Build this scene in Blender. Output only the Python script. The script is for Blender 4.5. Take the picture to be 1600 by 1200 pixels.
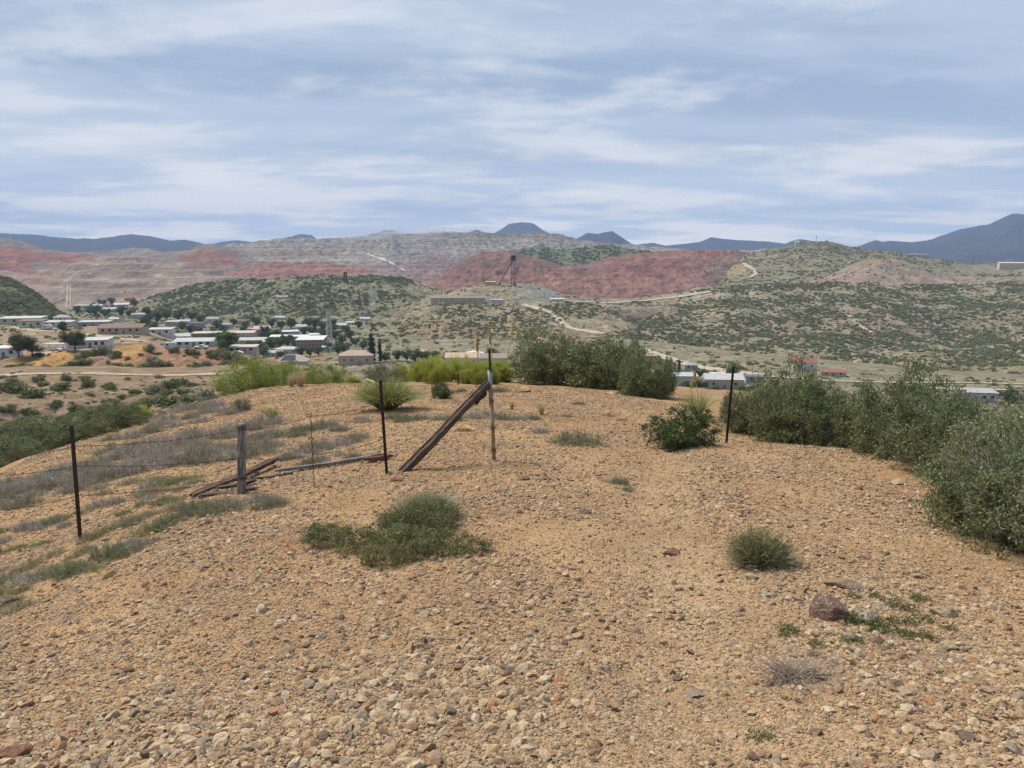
import bpy, bmesh, math, random
import numpy as np
from mathutils import Vector, Matrix
from mathutils.bvhtree import BVHTree

random.seed(7)
rng = np.random.default_rng(7)
R = math.radians
scene = bpy.context.scene
for o in list(bpy.data.objects):
    bpy.data.objects.remove(o)

# ------------------------------------------------------------------ camera
F = 1180.0                      # focal length in pixels of the 1600 px wide photograph
PITCH = math.atan(200.0 / F)    # horizon 200 px above the image centre
CAMZ = 1.6
cam_d = bpy.data.cameras.new('camera')
cam_d.sensor_width = 36.0
cam_d.lens = 36.0 * F / 1600.0
cam_d.clip_start = 0.1
cam_d.clip_end = 60000.0
cam = bpy.data.objects.new('camera', cam_d)
scene.collection.objects.link(cam)
cam.location = (0, 0, CAMZ)
cam.rotation_euler = (math.pi / 2 - PITCH, 0, 0)
scene.camera = cam

# ------------------------------------------------------------------ exposure, sky, sun
scene.view_settings.view_transform = 'Standard'
scene.view_settings.look = 'None'
scene.view_settings.gamma = 1.0
scene.view_settings.exposure = 1.87
scene.view_settings.use_curve_mapping = False
scene.render.engine = 'CYCLES'
scene.cycles.use_denoising = True
scene.cycles.max_bounces = 5
scene.cycles.diffuse_bounces = 2
scene.cycles.glossy_bounces = 2
scene.cycles.transmission_bounces = 2
scene.cycles.volume_bounces = 0
scene.cycles.transparent_max_bounces = 8
scene.cycles.use_adaptive_sampling = True

SUN_EL, SUN_AZ = R(58), R(-55)     # azimuth from +Y (the view), positive to the right
world = bpy.data.worlds.new('World')
scene.world = world
world.use_nodes = True
world.cycles.sampling_method = 'MANUAL'
world.cycles.sample_map_resolution = 256
wn, wl = world.node_tree.nodes, world.node_tree.links
wn.clear()


def wnode(t, **kw):
    n = wn.new(t)
    for k, v in kw.items():
        setattr(n, k, v)
    return n


def wmath(op, a, b=None, c=None, clamp=False):
    n = wn.new('ShaderNodeMath')
    n.operation = op
    n.use_clamp = clamp
    for i, v in enumerate((a, b, c)):
        if v is None:
            continue
        if hasattr(v, 'is_output') or hasattr(v, 'links'):
            wl.new(v, n.inputs[i])
        else:
            n.inputs[i].default_value = v
    return n.outputs[0]


def wmix(fac, a, b):
    n = wn.new('ShaderNodeMix')
    n.data_type = 'RGBA'
    for s, v in ((n.inputs[0], fac), (n.inputs[6], a), (n.inputs[7], b)):
        if isinstance(v, (tuple, list)):
            s.default_value = (*v, 1)
        elif isinstance(v, float):
            s.default_value = v
        else:
            wl.new(v, s)
    return n.outputs[2]


sky = wnode('ShaderNodeTexSky', sky_type='NISHITA')
sky.sun_disc = False
sky.sun_elevation = SUN_EL
sky.sun_rotation = SUN_AZ
sky.altitude = 1000
skyb = wn.new('ShaderNodeVectorMath'); skyb.operation = 'SCALE'
wl.new(sky.outputs[0], skyb.inputs[0]); skyb.inputs['Scale'].default_value = 0.06

tc = wn.new('ShaderNodeTexCoord')
sep = wn.new('ShaderNodeSeparateXYZ')
wl.new(tc.outputs['Generated'], sep.inputs[0])
zz = wmath('MAXIMUM', sep.outputs[2], 0.0)
zd = wmath('ADD', zz, 0.10)
u = wmath('DIVIDE', sep.outputs[0], zd)
v = wmath('DIVIDE', sep.outputs[1], zd)


def cloud_noise(su, sv, off, scale, detail, rough, dist=0.0):
    cmb = wn.new('ShaderNodeCombineXYZ')
    wl.new(wmath('MULTIPLY', u, su), cmb.inputs[0])
    wl.new(wmath('MULTIPLY', v, sv), cmb.inputs[1])
    cmb.inputs[2].default_value = off
    n = wn.new('ShaderNodeTexNoise')
    n.noise_dimensions = '3D'
    wl.new(cmb.outputs[0], n.inputs['Vector'])
    n.inputs['Scale'].default_value = scale
    n.inputs['Detail'].default_value = detail
    n.inputs['Roughness'].default_value = rough
    n.inputs['Distortion'].default_value = dist
    return n.outputs[0]


def wramp(x, lo, hi):
    n = wn.new('ShaderNodeMapRange')
    n.interpolation_type = 'SMOOTHSTEP'
    wl.new(x, n.inputs[0])
    n.inputs[1].default_value = lo
    n.inputs[2].default_value = hi
    return n.outputs[0]


nA = cloud_noise(0.36, 1.0, 3.1, 0.85, 6, 0.55, 0.3)      # broad stratus sheets
nB = cloud_noise(0.70, 1.0, 14.2, 1.00, 8, 0.62, 0.2)     # brighter breaks in the sheets
nC = cloud_noise(0.45, 0.8, 23.3, 0.40, 3, 0.5, 0.2)       # very broad brightness change
base = wmix(wramp(nA, 0.39, 0.57), (0.165, 0.290, 0.495), (0.430, 0.530, 0.690))
base = wmix(wmath('MULTIPLY', wramp(nC, 0.44, 0.62), 0.45), base, (0.63, 0.725, 0.84))
base = wmix(wmath('MULTIPLY', wramp(nB, 0.50, 0.64), 0.65), base, (0.86, 0.88, 0.91))
# cloud bank thickens into a pale layer towards the horizon (long slant path through the deck)
low = wmath('POWER', wmath('SUBTRACT', 1.0, wramp(zz, 0.00, 0.22)), 1.3)
lowc = wmix(wramp(nB, 0.42, 0.58), (0.78, 0.86, 0.95), (1.30, 1.23, 1.10))
base = wmix(wmath('MULTIPLY', low, 0.94), base, lowc)
# small gaps where the clear sky shows
gap = wmath('MULTIPLY', wramp(nB, 0.34, 0.24), 0.45)
scl = wn.new('ShaderNodeVectorMath'); scl.operation = 'SCALE'
wl.new(base, scl.inputs[0]); scl.inputs['Scale'].default_value = 0.278
final = wmix(gap, scl.outputs[0], skyb.outputs[0])
bg = wn.new('ShaderNodeBackground')
wl.new(final, bg.inputs[0]); bg.inputs[1].default_value = 1.0
wo = wn.new('ShaderNodeOutputWorld')
wl.new(bg.outputs[0], wo.inputs[0])

sun_d = bpy.data.lights.new('sun', 'SUN')
sun_d.energy = 1.5
sun_d.angle = R(26)
sun_d.color = (1.0, 0.93, 0.80)
sun = bpy.data.objects.new('sun', sun_d)
scene.collection.objects.link(sun)
sdir = Vector((math.sin(SUN_AZ) * math.cos(SUN_EL), math.cos(SUN_AZ) * math.cos(SUN_EL), math.sin(SUN_EL)))
sun.rotation_euler = sdir.to_track_quat('Z', 'Y').to_euler()
sun.location = (0, 0, 60)

# ------------------------------------------------------------------ helpers
COL = scene.collection


def tag(o, label=None, cat=None, group=None, kind=None):
    if label: o['label'] = label
    if cat: o['category'] = cat
    if group: o['group'] = group
    if kind: o['kind'] = kind
    return o


def link(o, parent=None):
    COL.objects.link(o)
    if parent is not None:
        o.parent = parent
    return o


def empty(name, loc, rz=0.0, label=None, cat=None, group=None):
    o = bpy.data.objects.new(name, None)
    o.empty_display_size = 0.2
    o.location = loc
    o.rotation_euler = (0, 0, rz)
    link(o)
    return tag(o, label, cat, group)


def np_mesh(name, V, faces, mats, smooth=False, attrs=None, midx=None):
    """V (n,3); faces (m,3) or (m,4) or list of such arrays; attrs {name: (n,) or (n,3)} per vertex"""
    V = np.asarray(V, dtype=np.float32)
    if not isinstance(faces, (list, tuple)):
        faces = [faces]
    faces = [np.asarray(f, dtype=np.int32) for f in faces if len(f)]
    me = bpy.data.meshes.new(name)
    me.vertices.add(len(V))
    me.vertices.foreach_set('co', V.ravel())
    loops = np.concatenate([f.ravel() for f in faces])
    tot = np.concatenate([np.full(len(f), f.shape[1], dtype=np.int32) for f in faces])
    start = np.concatenate([[0], np.cumsum(tot)[:-1]]).astype(np.int32)
    me.loops.add(len(loops))
    me.loops.foreach_set('vertex_index', loops)
    me.polygons.add(len(tot))
    me.polygons.foreach_set('loop_start', start)
    me.polygons.foreach_set('loop_total', tot)
    if midx is not None:
        me.polygons.foreach_set('material_index', np.asarray(midx, dtype=np.int32))
    me.polygons.foreach_set('use_smooth', np.full(len(tot), smooth, dtype=bool))
    for k, a in (attrs or {}).items():
        a = np.asarray(a, dtype=np.float32)
        if a.ndim == 1:
            at = me.attributes.new(k, 'FLOAT', 'POINT')
            at.data.foreach_set('value', a)
        else:
            at = me.attributes.new(k, 'FLOAT_COLOR', 'POINT')
            at.data.foreach_set('color', np.concatenate([a, np.ones((len(a), 1), np.float32)], 1).ravel())
    me.update(calc_edges=True)
    me.validate()
    for m in (mats if isinstance(mats, (list, tuple)) else [mats]):
        me.materials.append(m)
    return me


class MB:
    """collects boxes, tubes and sheets; build() links them as one mesh object"""
    def __init__(s):
        s.v, s.f = [], []

    def add(s, vs, fs):
        n = len(s.v)
        s.v += [tuple(p) for p in vs]
        s.f += [tuple(i + n for i in f) for f in fs]
        return s

    def box(s, x0, x1, y0, y1, z0, z1):
        return s.add([(x0, y0, z0), (x1, y0, z0), (x1, y1, z0), (x0, y1, z0), (x0, y0, z1), (x1, y0, z1), (x1, y1, z1), (x0, y1, z1)],
                     [(3, 2, 1, 0), (4, 5, 6, 7), (0, 1, 5, 4), (1, 2, 6, 5), (2, 3, 7, 6), (3, 0, 4, 7)])

    def tube(s, pts, rad, n=6, cap=True, jitter=0.0):
        pts = [Vector(p) for p in pts]
        if not isinstance(rad, (list, tuple)):
            rad = [rad] * len(pts)
        rings, prev = [], None
        base = len(s.v)
        for i, p in enumerate(pts):
            d = (pts[min(i + 1, len(pts) - 1)] - pts[max(i - 1, 0)]).normalized()
            a = d.cross(Vector((0, 0, 1)) if abs(d.z) < 0.9 else Vector((1, 0, 0))).normalized()
            b = d.cross(a)
            for k in range(n):
                t = 2 * math.pi * k / n
                r = rad[i] * (1 + random.uniform(-jitter, jitter))
                s.v.append(tuple(p + a * math.cos(t) * r + b * math.sin(t) * r))
        for i in range(len(pts) - 1):
            for k in range(n):
                q = base + i * n
                s.f.append((q + k, q + (k + 1) % n, q + n + (k + 1) % n, q + n + k))
        if cap:
            s.f.append(tuple(base + k for k in range(n))[::-1])
            q = base + (len(pts) - 1) * n
            s.f.append(tuple(q + k for k in range(n)))
        return s

    def mesh(s, name, mat, smooth=False):
        me = bpy.data.meshes.new(name)
        me.from_pydata(s.v, [], s.f)
        me.update()
        bm = bmesh.new(); bm.from_mesh(me)
        bmesh.ops.recalc_face_normals(bm, faces=bm.faces)
        bm.to_mesh(me); bm.free()
        if smooth:
            me.polygons.foreach_set('use_smooth', np.ones(len(me.polygons), dtype=bool))
        me.materials.append(mat)
        return me

    def build(s, name, mat, parent=None, smooth=False):
        o = bpy.data.objects.new(name, s.mesh(name, mat, smooth))
        return link(o, parent)


def copy_tree(o, parent=None):
    c = o.copy()
    COL.objects.link(c)
    c.parent = parent
    for ch in o.children:
        copy_tree(ch, c)
    return c


# ---- noise (numpy gradient noise)
def _hash(ix, iy, seed):
    h = (ix.astype(np.int64) * 374761393 + iy.astype(np.int64) * 668265263 + seed * 974634541) & 0xffffffff
    h = ((h ^ (h >> 13)) * 1274126177) & 0xffffffff
    h = h ^ (h >> 16)
    return h.astype(np.float64) / 4294967296.0 * 2 * np.pi


def pnoise(x, y, seed=0):
    x = np.asarray(x, dtype=np.float64); y = np.asarray(y, dtype=np.float64)
    ix, iy = np.floor(x), np.floor(y)
    fx, fy = x - ix, y - iy
    uu = fx * fx * fx * (fx * (fx * 6 - 15) + 10)
    vv = fy * fy * fy * (fy * (fy * 6 - 15) + 10)
    out = 0
    for dx in (0, 1):
        for dy in (0, 1):
            a = _hash(ix + dx, iy + dy, seed)
            g = np.cos(a) * (fx - dx) + np.sin(a) * (fy - dy)
            out = out + g * (uu if dx else 1 - uu) * (vv if dy else 1 - vv)
    return out * 1.5


def fbm(x, y, oct=4, seed=0, gain=0.5, lac=2.03):
    s, a, n = 0, 1.0, 0
    for i in range(oct):
        s = s + a * pnoise(x, y, seed + i * 17)
        n += a
        a *= gain
        x = x * lac + 13.7; y = y * lac - 7.3
    return s / n


def ridged(x, y, oct=4, seed=0):
    s, a, n = 0, 1.0, 0
    for i in range(oct):
        s = s + a * (1 - 2 * np.abs(pnoise(x, y, seed + i * 31)))
        n += a
        a *= 0.5
        x = x * 2.07 + 3.1; y = y * 2.07 + 9.2
    return s / n


def sstep(x, a, b):
    t = np.clip((np.asarray(x, dtype=np.float64) - a) / (b - a), 0, 1)
    return t * t * (3 - 2 * t)


# ---- pixels of the photograph to points in the place
CP, SP = math.cos(PITCH), math.sin(PITCH)


def wpt(px, py, Y):
    cx = (np.asarray(px, dtype=np.float64) - 800) / F
    cy = (600 - np.asarray(py, dtype=np.float64)) / F
    dy = CP + cy * SP
    dz = -SP + cy * CP
    s = Y / dy
    return np.stack(np.broadcast_arrays(cx * s, Y, CAMZ + dz * s), -1)


def pix(P):
    P = np.asarray(P, dtype=np.float64)
    x, y, z = P[..., 0], P[..., 1], P[..., 2] - CAMZ
    d = y * CP - z * SP
    h = y * SP + z * CP
    return 800 + F * x / d, 600 - F * h / d


def ray_dir(px, py):
    d = Vector(((px - 800) / F, CP + (600 - py) / F * SP, -SP + (600 - py) / F * CP))
    return d.normalized()


TERR = {}


def hit(px, py, only=None):
    best = None
    d = ray_dir(px, py)
    o = Vector((0, 0, CAMZ))
    for k, L in TERR.items():
        if only and k not in only:
            continue
        p, n, i, dist = L['bvh'].ray_cast(o, d)
        if p is not None and (best is None or dist < best[1]):
            best = (p, dist, k)
    return best[0] if best else None


def drop(x, y, only=None):
    """height of the terrain under a point"""
    best = None
    for k, L in TERR.items():
        if only and k not in only:
            continue
        p, n, i, dist = L['bvh'].ray_cast(Vector((x, y, 3000)), Vector((0, 0, -1)))
        if p is not None and (best is None or p.z > best):
            best = p.z
    return best


# ------------------------------------------------------------------ materials
class NT:
    def __init__(s, name):
        s.m = bpy.data.materials.new(name)
        s.m.use_nodes = True
        s.n = s.m.node_tree.nodes
        s.l = s.m.node_tree.links
        s.n.clear()
        s.out = s.n.new('ShaderNodeOutputMaterial')

    def put(s, sock, v):
        if isinstance(v, (tuple, list)):
            sock.default_value = (*v, 1) if len(v) == 3 and sock.type == 'RGBA' else v
        elif isinstance(v, (int, float)):
            sock.default_value = v
        else:
            s.l.new(v, sock)

    def node(s, t, ins=None, **kw):
        n = s.n.new(t)
        for k, v in kw.items():
            setattr(n, k, v)
        for k, v in (ins or {}).items():
            s.put(n.inputs[k], v)
        return n

    def noise(s, scale, detail=4, rough=0.55, vec=None, dist=0.0):
        n = s.node('ShaderNodeTexNoise', {'Scale': scale, 'Detail': detail, 'Roughness': rough, 'Distortion': dist})
        if vec is not None: s.l.new(vec, n.inputs['Vector'])
        return n.outputs[0]

    def ramp(s, x, lo, hi):
        n = s.node('ShaderNodeMapRange', {0: x, 1: lo, 2: hi}, interpolation_type='SMOOTHSTEP')
        return n.outputs[0]

    def mix(s, fac, a, b, blend='MIX'):
        n = s.node('ShaderNodeMix', data_type='RGBA', blend_type=blend)
        s.put(n.inputs[0], fac); s.put(n.inputs[6], a); s.put(n.inputs[7], b)
        return n.outputs[2]

    def math(s, op, a, b=0.0):
        n = s.node('ShaderNodeMath', {0: a, 1: b}, operation=op)
        return n.outputs[0]

    def bump(s, h, strength, dist):
        return s.node('ShaderNodeBump', {'Height': h, 'Strength': strength, 'Distance': dist}).outputs[0]

    def attr(s, name, typ='GEOMETRY'):
        return s.node('ShaderNodeAttribute', attribute_name=name, attribute_type=typ)

    def obj(s):
        return s.node('ShaderNodeTexCoord').outputs['Object']

    def bsdf(s, color, rough=0.9, normal=None, metal=0.0, spec=0.3):
        b = s.node('ShaderNodeBsdfPrincipled', {'Base Color': color, 'Roughness': rough, 'Metallic': metal, 'Specular IOR Level': spec})
        if normal is not None: s.l.new(normal, b.inputs['Normal'])
        s.l.new(b.outputs[0], s.out.inputs[0])
        return b


def flat_mat(name, col, rough=0.8, var=0.25, scale=3.0, metal=0.0, spec=0.3, dirt=None):
    t = NT(name)
    n = t.noise(scale, 5, 0.6, t.obj())
    c = t.mix(t.ramp(n, 0.3, 0.7), tuple(x * (1 - var) for x in col), tuple(min(1, x * (1 + var * 0.6)) for x in col))
    if dirt:
        c = t.mix(t.math('MULTIPLY', t.ramp(t.noise(scale * 0.35, 6, 0.7, t.obj()), 0.5, 0.72), 0.7), c, dirt)
    t.bsdf(c, rough, t.bump(n, 0.2, 0.02), metal, spec)
    return t.m


def earth_mat(name, unit, speck=None, speck_size=6.0, speck_amt=(0.5, 0.62), bump=0.6, var=0.35, strata=False):
    """soil whose mineral colour is stored per vertex; unit = size in metres of the coarse mottling"""
    t = NT(name)
    geo = t.node('ShaderNodeNewGeometry').outputs['Position']
    soil = t.attr('soil').outputs['Color']
    n1 = t.noise(1.0 / unit, 8, 0.65, geo)
    n2 = t.noise(5.0 / unit, 6, 0.7, geo)
    c = t.mix(t.ramp(n1, 0.32, 0.68), t.mix(1.0, soil, (1 - var, 1 - var, 1 - var), 'MULTIPLY'), t.mix(1.0, soil, (1 + var * .7, 1 + var * .65, 1 + var * .6), 'MULTIPLY'))
    c = t.mix(t.math('MULTIPLY', t.ramp(n2, 0.42, 0.62), 0.45), c, t.mix(1.0, soil, (0.62, 0.58, 0.55), 'MULTIPLY'))
    if strata:
        mp = t.node('ShaderNodeMapping', {'Vector': geo, 'Scale': (.003, .003, .085)})
        st = t.noise(1.0, 5, .65, mp.outputs[0], .6)
        c = t.mix(1.0, c, t.mix(t.ramp(st, .36, .64), (.86, .85, .85), (1.16, 1.15, 1.13)), 'MULTIPLY')
        rl = t.noise(1.0, 4, .6, t.node('ShaderNodeMapping', {'Vector': geo, 'Scale': (.05, .012, .012)}).outputs[0], .3)
        c = t.mix(1.0, c, t.mix(t.ramp(rl, .38, .62), (.88, .87, .87), (1.08, 1.08, 1.08)), 'MULTIPLY')
    if speck:
        n3 = t.noise(1.0 / speck_size, 3, 0.6, geo)
        veg = t.attr('veg').outputs['Fac']
        th = t.math('ADD', n3, t.math('MULTIPLY', t.math('SUBTRACT', veg, 0.5), 0.35))
        c = t.mix(t.math('MULTIPLY', t.ramp(th, *speck_amt), 0.9), c, t.mix(t.ramp(n2, .3, .7), speck, tuple(x * 1.6 for x in speck)))
    t.bsdf(c, 0.95, t.bump(t.math('ADD', n1, t.math('MULTIPLY', n2, 0.4)), bump, unit * 0.5), spec=0.1)
    return t.m

# ------------------------------------------------------------------ terrain: hills as real slopes
def P1(v, px):
    if isinstance(v, (int, float)):
        return np.full_like(px, float(v))
    a = np.array(v, dtype=np.float64)
    return np.interp(px, a[:, 0], a[:, 1])


def grid_faces(nx, ny):
    i = np.arange(nx - 1)[:, None] * ny + np.arange(ny - 1)[None, :]
    return np.stack([i, i + ny, i + ny + 1, i + 1], -1).reshape(-1, 4)


def layer(name, ridge, base, Yr, Yb, nx, ny, amp, ns, mat, colf, x=None, k=1.0, rough=1.0, vegf=None, gully=0.5, label_kind='structure', steps=None, backdrop=0.5):
    x0, x1 = x or (ridge[0][0], ridge[-1][0])
    px = np.linspace(x0, x1, nx)
    rp = P1(ridge, px) + rough * fbm(px / 14.0, px * 0 + ns, 4, 5)
    bp = P1(base, px)
    yr, yb = P1(Yr, px), P1(Yb, px)
    t = np.linspace(0, 1, ny)
    PX = np.repeat(px[:, None], ny, 1)
    PY = bp[:, None] + (rp - bp)[:, None] * t[None, :]
    YY = yb[:, None] + (yr - yb)[:, None] * t[None, :] ** k
    W = wpt(PX, PY, YY)
    X, Yw, Z = W[..., 0], W[..., 1], W[..., 2]
    n = (1 - gully) * fbm(X / ns, Yw / ns, 5, 3) + gully * ridged(X / ns * 1.3, Yw / ns * 0.7, 4, 9)
    win = np.clip(t / 0.15, 0, 1) * (1 - 0.75 * sstep(t, 0.7, 1.0))
    Z = Z + amp * n * win[None, :]
    if steps:
        hgt, sharp = steps
        q = Z / hgt + 0.35 * fbm(X / 300, Yw / 300, 3, 4)
        fr = q - np.floor(q)
        Z = Z + (sstep(fr, 0.5 - sharp, 0.5 + sharp) - fr) * hgt * 0.9
    C = np.clip(colf(PX, PY, X, Yw), 0.0, 0.95)
    if C.shape[:2] != X.shape: C = np.broadcast_to(C, X.shape + (3,)).copy()
    G = vegf(PX, PY) if vegf else np.full_like(X, 0.5)
    # far side of the hill and a hidden foot in front
    span = (yr - yb)
    cols = [np.stack([X[:, 0] * 0.97, Yw[:, 0] * 0.97, Z[:, 0] - 0.12 * span - 4], -1)[:, None]]
    cols.append(np.stack([X, Yw, Z], -1))
    for q, dz in ((0.2, 0.04), (0.6, 0.22), (1.2, 0.6)):
        s = (yr + q * span) / yr
        cols.append(np.stack([X[:, -1] * s, Yw[:, -1] * s, Z[:, -1] - backdrop * dz * span], -1)[:, None])
    V = np.concatenate(cols, 1)
    nyy = V.shape[1]
    C2 = np.concatenate([C[:, :1], C, C[:, -1:], C[:, -1:], C[:, -1:]], 1)
    G2 = np.concatenate([G[:, :1], G, G[:, -1:], G[:, -1:], G[:, -1:]], 1)
    f = grid_faces(nx, nyy)
    me = np_mesh(name, V.reshape(-1, 3), f, mat, True, {'soil': C2.reshape(-1, 3), 'veg': G2.ravel()})
    o = link(bpy.data.objects.new(name, me))
    tag(o, kind='structure')
    TERR[o.name] = dict(bvh=BVHTree.FromPolygons(V.reshape(-1, 3).tolist(), f.tolist()), G=np.stack([X, Yw, Z], -1), PX=PX, PY=PY)
    return o


def col(*c):
    return lambda px, py, x, y: np.broadcast_to(np.array(c), px.shape + (3,)).copy()


def mixc(C, w, c):
    return C * (1 - w[..., None]) + np.array(c) * w[..., None]


def blob(px, py, cx, cy, rx, ry, soft=0.5, seed=2):
    d = np.hypot((px - cx) / rx, (py - cy) / ry) + 0.35 * fbm(px / 25, py / 12, 4, seed)
    return 1 - sstep(d, 1 - soft * 0.5, 1 + soft * 0.5)


GREEN = (0.050, 0.062, 0.034)
m_mount = earth_mat('mountain_earth', 220, (0.040, 0.040, 0.036), 60, (0.40, 0.56), 0.5)
m_mine = earth_mat('mine_earth', 60, GREEN, 22, (0.58, 0.68), 1.0, 0.28, strata=True)
m_waste = earth_mat('waste_rock_earth', 26, (0.085, 0.085, 0.065), 17, (0.50, 0.60), 1.0, 0.40, strata=True)
m_hill = earth_mat('hill_earth', 22, (0.110, 0.128, 0.060), 5.0, (0.46, 0.62), 0.8, strata=False)
m_near = earth_mat('slope_earth', 6, (0.15, 0.125, 0.08), 1.4, (0.50, 0.64), 0.8)

# ground sheet reaching the horizon, below everything else
gs = np.linspace(-1, 1, 40)
GX, GY = np.meshgrid(np.sign(gs) * np.abs(gs) ** 2 * 24000, np.linspace(0, 1, 40) ** 2 * 26000 - 900, indexing='ij')
GZ = -150 + 6 * fbm(GX / 900, GY / 900, 3, 8)
me = np_mesh('terrain', np.stack([GX, GY, GZ], -1).reshape(-1, 3), grid_faces(40, 40), m_mount, True,
             {'soil': np.tile([0.28, 0.22, 0.16], (1600, 1)), 'veg': np.full(1600, 0.5)})
tag(link(bpy.data.objects.new('terrain', me)), kind='structure')

# far blue mountains
MC = col(0.10, 0.095, 0.085)
layer('mountain', [(-350, 372), (-120, 368), (0, 364), (60, 368), (110, 373), (150, 374), (205, 366.5), (235, 369), (265, 376), (290, 375), (310, 379), (345, 389), (380, 405)],
      410, 7500, 5600, 130, 30, 60, 700, m_mount, MC, vegf=lambda a, b: a * 0 + .85)
layer('mountain', [(300, 390), (345, 378), (372, 375.5), (395, 379), (420, 378), (455, 370), (470, 366), (488, 368), (500, 378), (540, 390)],
      410, 9000, 7500, 60, 16, 40, 800, m_mount, MC, rough=0.5, vegf=lambda a, b: a * 0 + .85)
layer('mountain', [(730, 390), (780, 360), (795, 350.5), (815, 347.5), (832, 349), (850, 361), (880, 375), (920, 392)],
      405, 9500, 8000, 60, 16, 40, 800, m_mount, MC, rough=0.5, vegf=lambda a, b: a * 0 + .85)
layer('mountain', [(880, 392), (902, 373), (918, 364.5), (935, 366), (945, 363.5), (957, 361.5), (972, 372), (990, 383), (1030, 395)],
      405, 6800, 5600, 70, 20, 40, 600, m_mount, MC, rough=0.6, vegf=lambda a, b: a * 0 + .8)
layer('mountain', [(960, 395), (990, 384), (1005, 381), (1020, 379.5), (1040, 384), (1080, 380), (1095, 378), (1111, 371), (1140, 374.5), (1200, 377.5), (1225, 381), (1300, 390)],
      405, 8200, 7000, 110, 20, 45, 700, m_mount, MC, rough=0.6, vegf=lambda a, b: a * 0 + .8)
layer('mountain', [(1200, 392), (1235, 378), (1252, 373), (1270, 376), (1310, 384), (1340, 386), (1368, 376), (1378, 379), (1390, 376), (1420, 379), (1455, 374), (1475, 367), (1500, 358), (1545, 351),
                   (1565, 342), (1583, 334.5), (1600, 336), (1640, 343), (1700, 338), (1800, 350), (1950, 372)],
      425, 7200, 4600, 190, 50, 110, 900, m_mount, MC, vegf=lambda a, b: a * 0 + .72)


# terraced grey waste rock with red benches
def c_waste(px, py, x, y):
    C = np.broadcast_to(np.array([0.345, 0.315, 0.27]), px.shape + (3,)).copy()
    C = mixc(C, blob(px, py, 430, 424, 160, 14, 0.4), (0.34, 0.175, 0.115))
    C = mixc(C, 0.75 * blob(px, py, 460, 397, 80, 6, 0.8, 5), (0.30, 0.20, 0.155))
    C = mixc(C, 0.7 * blob(px, py, 690, 430, 100, 28, 0.9, 6), (0.26, 0.15, 0.13))
    C = mixc(C, 0.3 * blob(px, py, 640, 405, 70, 18, 1.2, 7), (0.25, 0.19, 0.18))
    C = mixc(C, 0.8 * sstep(py, 374, 369), (0.20, 0.175, 0.15))
    C = mixc(C, 0.7 * blob(px, py, 870, 372, 60, 5, 0.6, 8), (0.34, 0.27, 0.22))
    return C


layer('mine_terraces', [(240, 402), (300, 392), (330, 386), (365, 381), (395, 378.5), (410, 376), (430, 373), (452, 371.5), (490, 373), (545, 371.5), (575, 368), (600, 360.5), (615, 360), (625, 366), (660, 364),
                        (690, 362), (730, 362.5), (745, 360), (760, 362.5), (800, 365), (850, 363), (880, 367), (910, 376), (950, 380), (1000, 385), (1080, 390), (1250, 398)],
      452, 3300, 2300, 460, 130, 15, 42, m_waste, c_waste, rough=0.8, gully=0.35, steps=(14, 0.38), vegf=lambda a, b: 0.15 + 0.35 * sstep(b, 430, 370))

# low pale spoil hills right of the terraces
layer('spoil_bank', [(920, 397), (960, 382), (985, 381), (1030, 388), (1080, 391), (1180, 391), (1190, 388), (1240, 393)],
      402, 3600, 3450, 120, 12, 4, 60, m_mine, col(0.36, 0.30, 0.25), rough=0.6)


def c_leftred(px, py, x, y):
    C = np.broadcast_to(np.array([0.30, 0.245, 0.20]), px.shape + (3,)).copy()
    C = mixc(C, blob(px, py, -10, 405, 75, 26, 0.4), (0.36, 0.165, 0.105))
    C = mixc(C, blob(px, py, 95, 404, 60, 9, 0.5, 4), (0.33, 0.155, 0.10))
    C = mixc(C, blob(px, py, 20, 381, 40, 6, 0.6, 9), (0.30, 0.26, 0.21))
    C = mixc(C, blob(px, py, 215, 394, 48, 7, 0.6, 9), (0.36, 0.31, 0.27))
    C = mixc(C, blob(px, py, 330, 405, 50, 14, 0.5, 11), (0.335, 0.17, 0.115))
    return C


layer('red_mine_bank', [(-300, 375), (-60, 376), (0, 372), (15, 373), (40, 379), (75, 390), (110, 395), (150, 393), (190, 390), (205, 387), (230, 388), (255, 394), (290, 392), (310, 383), (330, 381), (360, 388), (420, 402), (520, 428)],
      460, 3000, 2350, 260, 50, 10, 110, m_mine, c_leftred, gully=.6, vegf=lambda a, b: 0.45 + a * 0)


def c_tail(px, py, x, y):
    C = np.broadcast_to(np.array([0.44, 0.34, 0.265]), px.shape + (3,)).copy()
    C = mixc(C, 0.7 * blob(px, py, 190, 415, 90, 16, 0.7), (0.36, 0.29, 0.225))
    C = mixc(C, 0.8 * blob(px, py, 60, 425, 40, 18, 0.7, 4), (0.44, 0.29, 0.185))
    C = mixc(C, 0.6 * blob(px, py, 215, 448, 90, 4, 0.6, 5), (0.23, 0.20, 0.155))
    C = mixc(C, 0.6 * blob(px, py, 150, 470, 140, 18, 1.0, 6), (0.40, 0.305, 0.245))
    C = mixc(C, 0.5 * blob(px, py, 330, 415, 45, 14, 0.8, 7), (0.36, 0.23, 0.17))
    return C


layer('tailings_bank', [(-350, 408), (-60, 412), (0, 425), (50, 428), (95, 416), (120, 407), (148, 402.5), (205, 402), (240, 407), (285, 409), (330, 418), (352, 427), (372, 435), (430, 447), (520, 470)],
      505, 2000, 1300, 300, 110, 5, 140, m_mine, c_tail, gully=0.35, steps=(17, 0.22), vegf=lambda a, b: 0.35 + 0.25 * sstep(b, 440, 480))


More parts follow.
